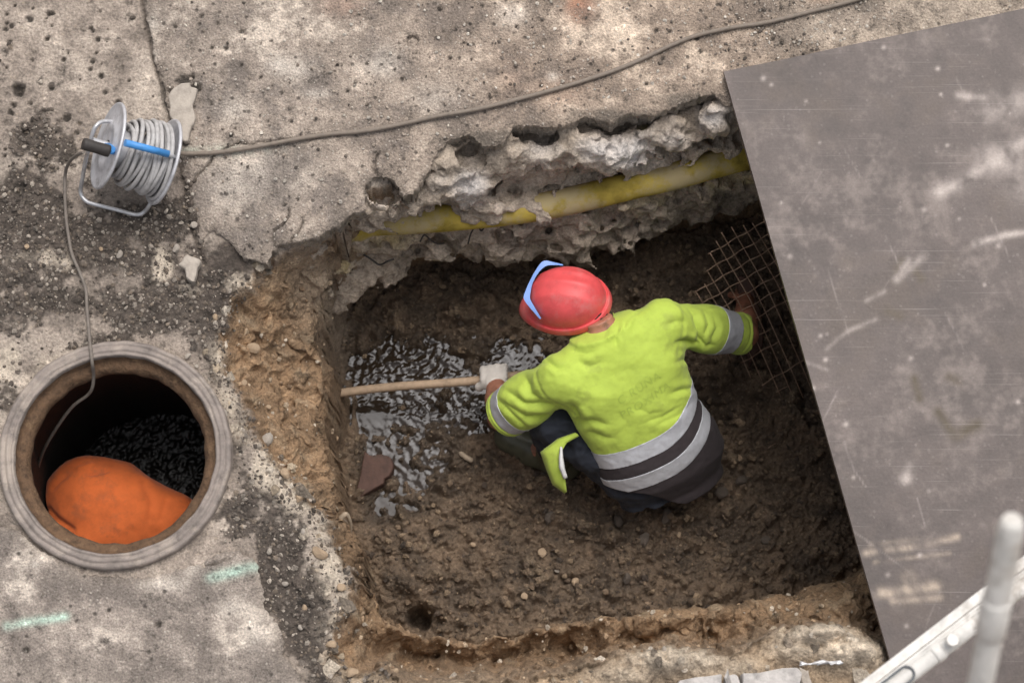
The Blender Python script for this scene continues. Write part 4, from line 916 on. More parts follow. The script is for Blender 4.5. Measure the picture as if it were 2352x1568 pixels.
# ---- old concrete conduit at the bottom edge
cond = empty('conduit', tuple(P(1740, 1560, -.05))); tag(cond, 'pale grey concrete conduit exposed at the bottom edge', 'conduit')
ca = math.atan2(*( (P(1830, 1535, 0) - P(1620, 1560, 0))[[1, 0]] ))
def cblock(pxs, z, th, mat, name, par):
    o = slabstone(name, pxs, z, th, mat, None, None, (.02, .05), None, .005); return keep_world(o, par)
cblock([(1560, 1566), (1655, 1556), (1660, 1620), (1560, 1630)], -.01, .10, M_lump, 'block', cond)
cblock([(1663, 1555), (1695, 1551), (1700, 1615), (1667, 1620)], -.012, .10, M_lump, 'block', cond)
cblock([(1699, 1549), (1828, 1532), (1838, 1600), (1705, 1615)], -.005, .11, M_lump, 'block', cond)
cblock([(1832, 1533), (1850, 1540), (1858, 1600), (1842, 1602)], -.03, .08, M_stone, 'block', cond)
st_ = empty('metal_strip', tuple(P(1885, 1527, -.02))); tag(st_, 'narrow pale metal strip beside the conduit under the mounds', 'metal strip')
cblock([(1840, 1523), (1890, 1517), (1938, 1514), (1940, 1521), (1890, 1526), (1842, 1532)], .0, .012, M_galv, 'strip', st_)
cblock([(1855, 1545), (1940, 1532), (1945, 1545), (1860, 1560)], -.06, .02, M_stone3, 'recess_shade', st_)  # dark slab standing in for the shade of the cavity below the strip

# ---- loose stones one can pick out
def rock_mesh(seed, cuts=9):
    r = np.random.default_rng(seed); bm = bmesh.new(); bmesh.ops.create_icosphere(bm, subdivisions=2, radius=1.0)
    V = np.array([v.co for v in bm.verts])
    for _ in range(cuts):
        n = r.normal(size=3); n /= np.linalg.norm(n); o = r.uniform(.55, .85); s = V @ n; k = s > o; V[k] -= np.outer(s[k] - o, n)
    V *= np.array([1, r.uniform(.65, .95), r.uniform(.5, .75)]); V += r.normal(0, .02, V.shape)
    for v, c in zip(bm.verts, V): v.co = c
    return bm
rock_mats = [M_stone, M_stone2, M_stone3]; rock_me = {}
for mi, mt in enumerate(rock_mats):
    for k in range(4):
        b = rock_mesh(40 + k); me = bpy.data.meshes.new('stone'); b.to_mesh(me); b.free(); me.materials.append(mt); rock_me[(mi, k)] = me
def stone(u, v, rpx, mi, label, z=None, group=None, sq=1.0):
    zz = 0.0 if z is None else z
    for _ in range(3):
        p = P(u, v, zz)
        if z is None: zz = ground_z(p[0], p[1])
    r = rpx / 700.0
    o = bpy.data.objects.new('stone', rock_me[(mi, int(rng.integers(4)))]); col.objects.link(o)
    o.location = (p[0], p[1], zz + .35 * r); o.scale = (r, r, r * sq); o.rotation_euler = (rng.normal(0, .2), rng.normal(0, .2), rng.uniform(0, 6.28)); return tag(o, label, 'stone', group)
for u, v, r, mi, lb in [
    (405, 572, 12, 0, 'white rounded stone on dark asphalt below the reel'), (275, 585, 11, 0, 'bright pale stone in the gravel left of the white rounded one'), (62, 568, 8, 1, 'small round tan stone near the left edge below the dark patch'),
    (232, 572, 7, 1, 'small orange tan pebble beside the dark cable'), (445, 518, 11, 0, 'grey oval stone set beside the joint below the reel'), (300, 405, 9, 0, 'small grey stone under the reel'),
    (580, 800, 20, 1, 'pale rounded lump on the upper left pit wall'), (560, 760, 14, 1, 'smaller tan lump above the pale rounded lump on the left wall'), (495, 730, 9, 1, 'tan pebble at the left rim above the rounded lump'),
    (432, 818, 9, 0, 'pale pebble just right of the manhole top'), (515, 950, 12, 0, 'pale stone at the right edge of the manhole rim'), (452, 842, 6, 0, 'tiny stone beside the manhole rim, upper right'),
    (560, 880, 10, 1, 'tan stone in the clay wall right of the manhole'), (615, 935, 9, 1, 'tan pebble on the clay slope below the wall lump'), (610, 1010, 22, 0, 'large pale broken lump on the rim right of the manhole'),
    (655, 1090, 16, 1, 'warm angular stone on the rim left of the root stub'), (690, 1140, 18, 1, 'sandy chunk on the rim just above the root stub'), (735, 1270, 20, 1, 'sandy chunk at the rim bulge below the root stub'), (700, 1220, 12, 0, 'grey stone in the broken aggregate below the root stub'),
    (655, 1340, 9, 0, 'pale chip in the dark aggregate band'), (700, 1395, 9, 1, 'tan chip in the lower dark aggregate band'), (690, 1440, 8, 0, 'small pale chip low in the dark aggregate band'), (620, 1265, 9, 0, 'grey chip at the top of the aggregate band'),
    (785, 1350, 13, 1, 'sandy stone on the pit corner rim at lower left'), (760, 1480, 14, 1, 'tan stone at the bottom left pit corner'), (810, 1545, 16, 1, 'tan stone at the bottom edge left of the mounds'), (905, 1540, 12, 1, 'tan lump on the bottom bank'),
    (1525, 1492, 9, 0, 'white chip on the bottom bank above the mounds'), (1605, 1478, 9, 1, 'pointed tan stone on top of the middle mound')]:
    stone(u, v, r, mi, lb, group='loose stones around the pit rim')
for u, v, r, mi, lb in [(1250, 1090, 13, 2, 'dark clod in the mud below the boot'), (1260, 1190, 20, 2, 'large dark clod below the yellow flap'), (1420, 1195, 18, 2, 'dark clod under the trousers'), (1530, 1185, 22, 2, 'broad dark clod under the seated hem'),
    (1655, 1130, 22, 2, 'large dark clod right of the worker near the hem'), (1700, 1105, 18, 2, 'dark clod between worker and plate'), (1480, 1240, 22, 2, 'rough clod in the middle of the lower floor'), (1245, 1270, 16, 1, 'brown stone left on the lower floor'),
    (1320, 1335, 13, 1, 'brown round stone on the lower floor'), (1205, 1370, 12, 1, 'brown stone left of the round one on the lower floor'), (1280, 1310, 9, 0, 'pale pebble on the lower floor'), (1560, 1230, 10, 1, 'tan pebble right of the rough clod'),
    (1440, 1330, 15, 2, 'dark clod on the lower floor right of the brown stones'), (1760, 1240, 15, 2, 'dark clod on the floor near the plate edge'), (1085, 1250, 9, 1, 'tan pebble left of the lower floor stones')]:
    stone(u, v, r, mi, lb, group='stones and clods on the pit floor')

# ---- gravel and clods nobody could count
ico = bmesh.new(); bmesh.ops.create_icosphere(ico, subdivisions=1, radius=1.0)
IV = np.array([v.co for v in ico.verts]); IF = np.array([[v.index for v in f.verts] for f in ico.faces]); ico.free()
def scatter(name, label, cat, prob, count, rlo, rhi, palette, mat, zarr=Z, area=None, zoff=.2, wet=0.0, jit=.2):
    x = rng.uniform(-1.75, 1.75, count * 12); y = rng.uniform(-1.2, 1.3, count * 12)
    i = np.clip(np.searchsorted(GX, x), 0, len(GX) - 1); j = np.clip(np.searchsorted(GY, y), 0, len(GY) - 1)
    ok = rng.uniform(0, 1, len(x)) < prob[j, i]; x, y, i, j = x[ok][:count], y[ok][:count], i[ok][:count], j[ok][:count]
    n = len(x); r = rlo * (rhi / rlo) ** (rng.uniform(0, 1, n) ** 2.2)
    z = zarr[j, i]
    sc = np.stack([r, r * rng.uniform(.6, 1, n), r * rng.uniform(.45, .8, n)], 1); th = rng.uniform(0, 6.28, n); cth, sth = np.cos(th), np.sin(th)
    B = IV[None] * (1 + rng.normal(0, jit, (n, len(IV), 1))) * sc[:, None]
    V = np.stack([B[..., 0] * cth[:, None] - B[..., 1] * sth[:, None] + x[:, None], B[..., 0] * sth[:, None] + B[..., 1] * cth[:, None] + y[:, None], B[..., 2] + (z + zoff * r)[:, None]], -1)
    F = (IF[None] + (np.arange(n) * len(IV))[:, None, None]).reshape(-1, 3)
    pal = np.array(palette); c = pal[rng.integers(0, len(pal), n)] * rng.uniform(.7, 1.25, (n, 1))
    C_ = np.concatenate([np.repeat(c, len(IV), 0), np.full((n * len(IV), 1), wet)], 1)
    return tag(np_obj(name, V.reshape(-1, 3), F, mat, cols=C_, smooth=False), label, cat, kind='stuff')
out_m = (dr > -.02)
hole_m = np.hypot(X - MH[0], Y - MH[1]) > .37
slabd = np.full(X.shape, 1.0)
rimz = np.exp(-np.abs(dr) / .05) * (U0 < 900)
lowslab = poly_dist(U0, V0, [(-900, 1215), (40, 1215), (95, 1260), (180, 1310), (330, 1325), (430, 1296), (500, 1272), (545, 1266), (588, 1288), (600, 1325), (608, 1392), (640, 1432), (652, 1500), (694, 1548), (720, 1640), (-900, 1700)]) > 3
mainslab = ((U0 < 470) | (V0 > 610)) & ((V0 > 0))
pg = np.clip(.9 * dm[..., 0] + .8 * rimz + .25 * np.clip(lightm, 0, 1), 0, 1) * out_m * hole_m * lowslab * mainslab * (U0 < 900)
scatter('gravel', 'loose gravel on the broken asphalt left of the pit', 'gravel', pg, 8000, .0025, .0105, [(.11, .09, .075), (.16, .135, .115), (.26, .225, .19), (.42, .365, .31), (.20, .16, .125), (.08, .066, .055), (.13, .105, .088)], M_soil)
onslab = (~mainslab | (V0 < 610)) & out_m & (poly_dist(U0, V0, EDGE + [(2900, 150), (2900, -400), (322, -400)] + JOINT) < -6)
ps = np.clip(.22 + .9 * np.exp(-(((U0 - 1820) / 120) ** 2 + ((V0 - 90) / 50) ** 2)) + .25 * sstep(1000, 1700, U0), 0, 1) * onslab
scatter('grit', 'fine grit scattered over the concrete pavement', 'grit', ps, 4200, .0018, .0075, [(.5, .45, .39), (.66, .60, .53), (.12, .10, .085), (.35, .29, .24), (.20, .165, .14)], M_soil, zarr=np.zeros_like(Z), zoff=.3)
pw = ((dr < 0) & (df > 0) & (V0 > 560)) * np.clip(.25 + .6 * np.clip(crag, 0, 1), 0, 1)
scatter('clay_crumbs', 'crumbs of clay and pebbles on the pit slopes', 'soil', pw, 2600, .0025, .012, [(.40, .28, .18), (.48, .37, .26), (.28, .19, .12), (.55, .47, .38)], M_soil)
pf = (df < 0) * np.clip(.3 + .8 * clod - .9 * basin, 0, 1)
scatter('mud_clods', 'crumbly dark mud clods covering the pit floor', 'soil', pf, 9000, .003, .015, [(.15, .105, .070), (.11, .078, .054), (.19, .135, .090), (.24, .175, .115), (.08, .058, .043)], M_soil, wet=.15)

pr_ = np.clip(1.2 * np.exp(-((dr - .02) / .05) ** 2) * (U0 < 830) * (V0 > 560) + .8 * np.exp(-((dr - .03) / .06) ** 2) * (V0 > 1420) * (U0 > 760), 0, 1) * hole_m * np.clip(.4 + 1.2 * n_mid, 0, 1) * lowslab
scatter('rubble', 'angular broken rubble along the torn rim of the pit', 'rubble', pr_, 700, .007, .030, [(.48, .41, .33), (.42, .34, .25), (.56, .49, .41), (.33, .27, .21), (.20, .165, .13)], M_soil, zoff=.1, jit=.3)

# ================================================================== THE WORKER
nz = np.array([0, 0, 1.0]); p_ = np.array([.4512, -.8924, 0]); lat = np.array([.8924, .4512, 0])
a_ = .8 * p_ - .6 * nz; b_d = .6 * p_ + .8 * nz
B0 = P(1455, 890, -.38); C0 = B0 - .125 * b_d
def TB(s, l, d): return C0 + s * a_ + l * lat + d * b_d
SL, SR = TB(-.085, -.20, -.005), TB(-.105, .195, .0)
EL, HL = P(1150, 958, -.66), P(1137, 868, -.82)
ER, HR = P(1712, 768, -.64), P(1712, 690, -.86)
NK = TB(-.20, 0, -.045); HC = P(1314, 708, -.43)
hipL, kneeL, ankL, toeL = TB(.34, -.10, -.03), P(1278, 965, -.63), P(1275, 1050, -.90), P(1168, 1004, -.945)
hipR, kneeR, ankR, toeR = TB(.34, .10, -.03), P(1460, 800, -.63), P(1500, 890, -.90), P(1410, 815, -.945)
worker = empty('person', (float(C0[0]), float(C0[1]), -.97))
tag(worker, 'crouching person in red helmet and fluorescent yellow shirt holding a tool handle', 'person')
def torso(Fd, grow=0.0, k=.03, s1=.44, s0=-.20):
    sl, x, y, z = Fd.region((-9,) * 3, (9,) * 3)
    qx, qy, qz = x - C0[0], y - C0[1], z - C0[2]
    s = qx * a_[0] + qy * a_[1] + qz * a_[2]; l = qx * lat[0] + qy * lat[1]; dd_ = qx * b_d[0] + qy * b_d[1] + qz * b_d[2]
    sc = np.clip(s, s0, s1)
    kn = [-.20, -.15, -.09, 0, .10, .20, .30, .40, .48]
    w_ = np.interp(sc, kn, [.078, .130, .185, .212, .208, .198, .216, .222, .19]) + grow
    l = l - np.interp(sc, kn, [0, 0, 0, 0, 0, .006, .016, .02, .02])
    h_ = np.interp(sc, kn, [.065, .09, .112, .127, .128, .126, .140, .150, .125]) + grow
    dc = np.interp(sc, kn, [.0, .0, .0, .0, .004, .002, -.006, -.035, -.06])
    e = 2.25
    q = (np.abs(l / w_) ** e + np.abs((dd_ - dc) / h_) ** e) ** (1 / e)
    rad = (q - 1) * (w_ * h_) / np.sqrt((w_ * np.abs(dd_ - dc)) ** 2 + (h_ * np.abs(l)) ** 2 + 1e-9) * np.sqrt(l ** 2 + (dd_ - dc) ** 2 + 1e-9)
    ds = np.abs(s - sc)
    Fd.add(sl, np.where(rad > 0, np.sqrt(rad ** 2 + ds ** 2), np.maximum(rad, ds - .02)), k)
# ---- head frame
fh = np.array([-.93, .10, -.34]); fh /= np.linalg.norm(fh); uh = np.array([-.28, .32, .90]); uh -= fh * (uh @ fh); uh /= np.linalg.norm(uh); lh = np.cross(uh, fh)
def HD(f, l, u): return HC + f * fh + l * lh + u * uh
# ---- body: one continuous surface
BF = Field((-.22, -.62, -1.02), (.86, .42, -.16), .006)
torso(BF, -.030, .0, s1=.40)
BF.chain([SL, EL], [.052, .043], .03); BF.chain([EL, lerp(EL, HL, .45), HL], [.044, .043, .031], .015)
BF.chain([SR, ER], [.052, .043], .03); BF.chain([ER, lerp(ER, HR, .45), HR], [.044, .042, .030], .015)
BF.cone(TB(-.14, 0, -.03), lerp(NK, HC, .75), .058, .050, .03)
BF.ell(HC, [fh, lh, uh], (.100, .077, .112), .02)
BF.ell(HD(.035, 0, -.07), [fh, lh, uh], (.062, .055, .055), .03)         # jaw
BF.cone(HD(.098, 0, -.005), HD(.116, 0, -.035), .009, .014, .012)        # nose
BF.cone(HD(.088, -.02, -.068), HD(.088, .02, -.068), .011, .011, .008)   # lips
for sgn in (-1, 1):
    BF.ell(HD(-.012, sgn * .089, -.048), [fh, lh + .35 * fh * 0, uh], (.021, .011, .034), .006)  # ear
    BF.ell(HD(.082, sgn * .033, .005), [fh, lh, uh], (.013, .018, .012), .006)    # eye and lid
    BF.cone(HD(.092, sgn * .015, .026), HD(.082, sgn * .05, .026), .008, .006, .01)
BF.chain([hipL, kneeL, ankL], [.075, .045, .036], .03); BF.chain([hipR, kneeR, ankR], [.075, .045, .036], .03)
BF.cone(ankL, toeL, .045, .035, .02); BF.cone(ankR, toeR, .045, .035, .02)
# right hand closed round a mesh wire
hd = HR - ER; hd /= np.linalg.norm(hd); sdv = np.cross(hd, nz); sdv /= np.linalg.norm(sdv); hn = np.cross(sdv, hd)
BF.ell(HR + hd * .045, [hd, sdv, hn], (.050, .040, .018), .015)
for i, (o_, ln) in enumerate([(-.030, .85), (-.010, 1.0), (.010, .95), (.029, .78)]):
    k0 = HR + hd * .082 + sdv * o_ + hn * .004; k1 = k0 + (hd * .030 + hn * -.010) * ln; k2 = k1 + (hd * .006 - hn * .026) * ln; k3 = k2 + (-hd * .018 - hn * .010) * ln
    BF.chain([HR + hd * .05 + sdv * o_ * .8, k0, k1, k2, k3], [.011, .0105, .0098, .009, .008], .004)
t0 = HR + hd * .022 - sdv * .034; BF.chain([t0, t0 + hd * .026 - sdv * .018 - hn * .008, t0 + hd * .048 - sdv * .012 - hn * .024], [.013, .0115, .009], .005)
# left hand (inside the glove)
hA, hB = P(775, 903, -.90), P(1235, 857, -.795); hdir = (hB - hA) / np.linalg.norm(hB - hA)
gc = hA + hdir * ((P(1137, 858, -.82) - hA) @ hdir); fwdp = np.cross(nz, hdir); fwdp /= np.linalg.norm(fwdp); upp = np.cross(hdir, fwdp)
BF.ell(gc - fwdp * .012 + upp * .026, [hdir, fwdp, upp], (.036, .032, .012), .012)
Vb_, Fb_ = BF.mesh(); Vb_ = relax(Vb_, Fb_, 2, .4)
bo = np_obj('body', Vb_, Fb_, M_skin); keep_world(bo, worker)

# ---- shirt
SF = Field((-.16, -.60, -.90), (.82, .30, -.22), .0048)
torso(SF, .004, .0, .50, -.165)
SF.chain([SL, lerp(SL, EL, .55), lerp(SL, EL, 1.12)], [.078, .083, .082], .045)
SF.chain([SR, lerp(SR, ER, .55), lerp(SR, ER, 1.12)], [.074, .074, .070], .045)
SF.cone(TB(-.13, -.05, .01), SL + .02 * nz, .055, .06, .05); SF.cone(TB(-.13, .05, .01), SR + .02 * nz, .055, .06, .05)
SF.cone(TB(-.01, -.12, .050), TB(-.06, -.15, .035), .06, .05, .07); SF.cone(TB(-.01, .12, .050), TB(-.06, .15, .035), .06, .05, .07)
Vs, Fs = SF.mesh(); Vs = relax(Vs, Fs, 6, .5); Ns = vnormals(Vs, Fs)
us, vs2 = proj(Vs)
def cr(l): return [(1020.9 + .4167 * x, 558 + .4167 * y) for x, y in l]
folds = [([(1400, 552), (1330, 538), (1260, 552)], 6, -.010), ([(1398, 560), (1402, 480), (1375, 400), (1325, 335)], 7, -.009), ([(1385, 590), (1330, 640), (1255, 665)], 6, -.007), ([(1365, 800), (1300, 812), (1240, 832)], 6, -.007), ([(1230, 445), (1290, 428), (1355, 445)], 8, -.005),
         ([(1425, 520), (1455, 450), (1430, 375)], 6, -.007), ([(1470, 540), (1500, 470), (1480, 390)], 6, -.006), ([(1400, 520), (1440, 560), (1500, 560)], 5, -.007), ([(1400, 600), (1420, 680), (1425, 730)], 8, -.007),
         ([(965, 450), (940, 520), (955, 610)], 6, -.006), ([(1000, 440), (985, 500)], 5, -.005), ([(740, 655), (800, 680), (880, 650)], 8, -.005), ([(700, 590), (780, 610), (860, 590)], 7, -.004), ([(450, 750), (475, 830), (560, 880)], 8, -.009), ([(350, 820), (440, 880), (560, 890), (700, 905)], 7, -.008),
         ([(330, 880), (450, 960), (600, 950), (720, 930)], 7, -.008), ([(700, 900), (740, 960), (720, 1010)], 8, -.010), ([(730, 985), (820, 980), (920, 1005)], 7, -.006), ([(560, 1050), (690, 1020), (770, 985)], 8, -.006), ([(800, 1040), (880, 1070), (960, 1080)], 8, -.005),
         ([(560, 640), (620, 690), (700, 690)], 6, -.006), ([(480, 690), (530, 660), (600, 650)], 6, -.006), ([(1060, 910), (1130, 940), (1220, 930)], 10, -.004), ([(1100, 990), (1220, 950), (1330, 880)], 9, -.005), ([(1180, 1000), (1290, 950), (1390, 850)], 8, -.004), ([(1120, 330), (1060, 380), (1010, 420)], 7, -.005),
         ([(1250, 290), (1310, 340), (1350, 420)], 6, -.005), ([(300, 870), (380, 950), (460, 1020), (540, 1050)], 5, -.006), ([(860, 760), (1000, 700), (1150, 690)], 26, -.003), ([(640, 780), (800, 830), (950, 860)], 24, .004), ([(950, 920), (1010, 1000), (1000, 1090)], 18, -.003)]
topf = sstep(-.1, .3, Ns[:, 2]); disp = np.zeros(len(Vs))
for pts, wd, am in folds:
    cp_ = np.array(cr(pts)); d_ = poly_dist(us, vs2, cp_, False)
    ax_l = (cp_[-1] - cp_[0]); tt2 = np.clip(((us - cp_[0, 0]) * ax_l[0] + (vs2 - cp_[0, 1]) * ax_l[1]) / (ax_l @ ax_l), 0, 1)
    tap = np.clip(np.minimum(tt2 * 3 + .45, (1 - tt2) * 2.2 + .05), 0, 1)
    disp += 1.2 * am * tap * (np.exp(-(np.abs(d_) / (.75 * wd)) ** 1.25) - .42 * np.exp(-((d_ - 2.2 * wd) / (1.3 * wd)) ** 2)) * topf
disp += .0018 * fbm(Vs[:, 0] * 11, Vs[:, 1] * 11, Vs[:, 2] * 11, 2) + .0012 * fbm(Vs[:, 0] * 38, Vs[:, 1] * 38, Vs[:, 2] * 38, 2)
Vs = Vs + Ns * disp[:, None]
q = Vs - C0; s_ = q @ a_; l_s = q @ lat; d_s = q @ b_d
def along(V, A, B): d = B - A; return ((V - A) @ d) / (d @ d), np.linalg.norm((V - A) - np.clip(((V - A) @ d) / (d @ d), 0, 1.3)[:, None] * d, axis=1)
tL, rL = along(Vs, SL, EL); tR, rR = along(Vs, SR, ER)
onL = (rL < .115) & (l_s < -.17) & (tL > .2); onR = (rR < .11) & (l_s > .17) & (tR > .2)
seamd = -.0035 * (np.exp(-((tL - .06) / .03) ** 2) * ((rL < .13) & (l_s < -.12)) + np.exp(-((tR - .06) / .03) ** 2) * ((rR < .13) & (l_s > .12)))
Vs = Vs + Ns * seamd[:, None]
hemd = np.where(onL, .0022 * np.exp(-((tL - .885) / .012) ** 2) - .002 * np.exp(-((tL - .86) / .008) ** 2), 0) + np.where(onR, .0022 * np.exp(-((tR - .92) / .012) ** 2) - .002 * np.exp(-((tR - .895) / .008) ** 2), 0)
Vs = Vs + Ns * hemd[:, None]
Ts_ = tris(Fs)
gdat = np.concatenate([Vs, Ns, s_[:, None], l_s[:, None], d_s[:, None], np.where(onL, tL, -1)[:, None], np.where(onR, tR, -1)[:, None]], 1)
def cut(D_, T_, *fs):
    for f in fs: D_, T_ = clip(D_, T_, f(D_))
    return D_, T_
hem = lambda D_: D_[:, 6] + .55 * np.clip(-D_[:, 7] - .02, 0, 1) - .43 - .09 * sstep(-.10, .05, D_[:, 7])
neckf = lambda D_: .052 - np.linalg.norm((D_[:, :3] - TB(-.225, 0, -.01)) - ((D_[:, :3] - TB(-.225, 0, -.01)) @ (HC - NK) / ((HC - NK) @ (HC - NK)))[:, None] * (HC - NK), axis=1) + np.where(D_[:, 6] > -.15, -9, 0)
endL = lambda D_: D_[:, 9] - 0.93 - .06 * 0; endR = lambda D_: D_[:, 10] - .97
gdat, Ts_ = cut(gdat, Ts_, hem, endL, endR)
W = .0016
zone = [-9, .200, .258, .305, .362, 9]
armm = lambda D_: (D_[:, 9] > -.5) | (D_[:, 10] > -.5)
sz = lambda D_: np.where(armm(D_), -1.0, D_[:, 6] + 2.0 * np.clip(D_[:, 7], 0, .3) ** 2)
def part(name, mat, D_, T_, off=0.0, label=None, parent=worker, solid=.0025):
    o = np_obj(name, D_[:, :3] + D_[:, 3:6] * off, T_, mat)
    if solid: md = o.modifiers.new('thick', 'SOLIDIFY'); md.thickness = solid; md.offset = -1
    if label: o['label'] = label
    return keep_world(o, parent)
D1, T1 = cut(gdat, Ts_, lambda D_: sz(D_) - zone[1]); shirt = part('shirt', M_hivis, D1, T1, 0, solid=.003)
for i, (nm, mt, of) in enumerate([('reflective_band', M_refl, W), ('hem_panel', M_plum, 0), ('reflective_band', M_refl, W), ('hem_panel', M_plum, 0)]):
    D2, T2 = cut(gdat, Ts_, lambda D_: sz(D_) - zone[i + 2], lambda D_: zone[i + 1] - sz(D_))
    o = part(nm, mt, D2, T2, of, solid=.0025); o.parent = shirt; o.matrix_parent_inverse = Matrix.Identity(4)
for k, lo, hi in [(9, .70, .86), (10, .60, .80)]:
    D2, T2 = cut(gdat, Ts_, lambda D_: np.where(D_[:, k] > -.5, D_[:, k] - hi, 1), lambda D_: lo - D_[:, k])
    o = part('sleeve_band', M_refl, D2, T2, W); o.parent = shirt; o.matrix_parent_inverse = Matrix.Identity(4)
# faded print on the back
from mathutils.bvhtree import BVHTree
bvh = BVHTree.FromPolygons([tuple(v) for v in D1[:, :3]], [tuple(t) for t in T1.tolist()])
dg = bpy.context.evaluated_depsgraph_get()
for txt, s0, l0, size in [('C RUÑA', .020, .015, .040), ('PROXIMA', .072, .020, .040)]:
    cu = bpy.data.curves.new('print', 'FONT'); cu.body = txt; cu.size = size; cu.space_character = 1.15
    ob = bpy.data.objects.new('print', cu); col.objects.link(ob); bpy.context.view_layer.update()
    me = bpy.data.meshes.new_from_object(ob.evaluated_get(bpy.context.evaluated_depsgraph_get())); bpy.data.objects.remove(ob)
    wd = max((v.co.x for v in me.vertices), default=.1); b = bmesh.new(); b.from_mesh(me)
    bmesh.ops.triangulate(b, faces=b.faces); bmesh.ops.subdivide_edges(b, edges=[e for e in b.edges if e.calc_length() > .008], cuts=2)
    bmesh.ops.triangulate(b, faces=b.faces)
    for v in b.verts:
        w0 = TB(s0 - v.co.y - .12 * (v.co.x - wd / 2), l0 + v.co.x - wd / 2, .4)
        hit = bvh.ray_cast(Vector(w0), Vector(-b_d))
        v.co = (hit[0] + hit[1] * .0012 * (1 if hit[1].dot(Vector(b_d)) > 0 else -1)) if hit[0] else Vector(w0)
    o = bm_obj('back_print', b, M_print); keep_world(o, worker); o.parent = shirt; o.matrix_parent_inverse = Matrix.Translation(worker.location).inverted() if False else shirt.matrix_parent_inverse.copy() if False else Matrix.Identity(4)

# ---- trousers
TF = Field((-.12, -.70, -1.0), (.78, .30, -.42), .006)
torso(TF, -.008, .0, .47, .27)
TF.chain([hipL, kneeL, lerp(kneeL, ankL, .6)], [.112, .085, .078], .03); TF.chain([hipR, kneeR, lerp(kneeR, ankR, .6)], [.112, .085, .078], .03)
TF.ell(TB(.40, .01, -.05), [a_, lat, b_d], (.10, .15, .09), .04)
Vt, Ft = TF.mesh(); Nt = vnormals(Vt, Ft); Vt = relax(Vt, Ft, 2, .5)
Vt = Vt + Nt * (.010 * fbm(Vt[:, 0] * 9, Vt[:, 1] * 16, Vt[:, 2] * 9, 3) - .016 * np.abs(fbm(Vt[:, 0] * 14, Vt[:, 1] * 14, Vt[:, 2] * 10, 2)))[:, None]
Dt, Tt = Vt, tris(Ft)
tr = np_obj('trousers', Dt, Tt, M_navy); keep_world(tr, worker)
# ---- boots
for ank, toe, knee in ((ankL, toeL, kneeL), (ankR, toeR, kneeR)):
    GF = Field(np.minimum(np.minimum(ank, toe), knee) - .12, np.maximum(np.maximum(ank, toe), knee) + .12, .006)
    heel = ank - (toe - ank) / np.linalg.norm(toe - ank) * .05; heel[2] = toe[2]
    GF.chain([lerp(knee, ank, .5), ank], [.070, .060], .02); GF.chain([heel, lerp(heel, toe, .6), toe], [.050, .056, .052], .03)
    V_, F_ = GF.mesh(); V_ = relax(V_, F_, 2, .5); V_[:, 2] = np.maximum(V_[:, 2], toe[2] - .035)
    bt = np_obj('boot', V_, F_, M_boot); keep_world(bt, worker)
# ---- loose shirt flap beside the thigh
def ribbon(name, L_, R_, mat, sub=6, parent=worker):
    L_ = [lerp(L_[i // 4], L_[i // 4 + 1], (i % 4) / 4) for i in range(4 * len(L_) - 4)] + [L_[-1]]; R_ = [lerp(R_[i // 4], R_[i // 4 + 1], (i % 4) / 4) for i in range(4 * len(R_) - 4)] + [R_[-1]]; n = len(L_); V = []
    for i in range(n):
        for k in (0, .33, .66, 1): V.append(lerp(L_[i], R_[i], k) + nz * .006 * math.sin(k * math.pi))
    F = [(i * 4 + k, i * 4 + k + 1, i * 4 + k + 5, i * 4 + k + 4) for i in range(n - 1) for k in range(3)]
    o = np_obj(name, np.array(V), np.array(F), mat); md = o.modifiers.new('thick', 'SOLIDIFY'); md.thickness = .003; return keep_world(o, parent)
fl1 = ribbon('shirt_flap', [P(1322, 994, -.53), P(1282, 1008, -.55), P(1242, 1038, -.58), P(1256, 1078, -.60), P(1270, 1112, -.62), P(1298, 1132, -.64)], [P(1330, 1000, -.53), P(1302, 1016, -.54), P(1288, 1040, -.545), P(1286, 1068, -.56), P(1298, 1098, -.58), P(1302, 1128, -.62)], M_hivis)
ribbon('flap_lining', [P(1288, 1026, -.53), P(1285, 1050, -.535), P(1285, 1073, -.545), P(1296, 1100, -.57)], [P(1290, 1027, -.53), P(1292, 1050, -.535), P(1296, 1075, -.545), P(1302, 1096, -.57)], M_white_cloth)

# ---- glove
GV = Field(gc - .13, gc + .13, .0036)
wr = HL; GV.ell(gc - fwdp * .010 + upp * .030, [hdir, fwdp, upp], (.045, .042, .018), .012)
GV.cone(gc - fwdp * .03 + upp * .032, lerp(HL, EL, .12), .034, .040, .02)
for i, ofs in enumerate([-.036, -.012, .012, .035]):
    ln = [.85, .95, 1.0, .92][i]; base_p = gc + hdir * ofs
    GV.chain([base_p - fwdp * .01 + upp * .034, base_p + fwdp * .030 * ln + upp * .026, base_p + fwdp * .038 * ln - upp * .004, base_p + fwdp * .020 - upp * .030, base_p - fwdp * .004 - upp * .030], [.0135, .0135, .0125, .0115, .0105], .006)
tb = gc - hdir * .038 - fwdp * .025 + upp * .022
GV.chain([tb, tb - hdir * .020 - fwdp * .004 - upp * .020, tb - hdir * .010 + fwdp * .016 - upp * .046], [.016, .0145, .012], .008)
Vg, Fg = GV.mesh(); Ng = vnormals(Vg, Fg); Vg = relax(Vg, Fg, 3, .5) + Ng * (.0016 * fbm(Vg[:, 0] * 45, Vg[:, 1] * 45, Vg[:, 2] * 45, 2))[:, None]
gl = np_obj('glove', Vg, Fg, M_glove); keep_world(gl, worker)
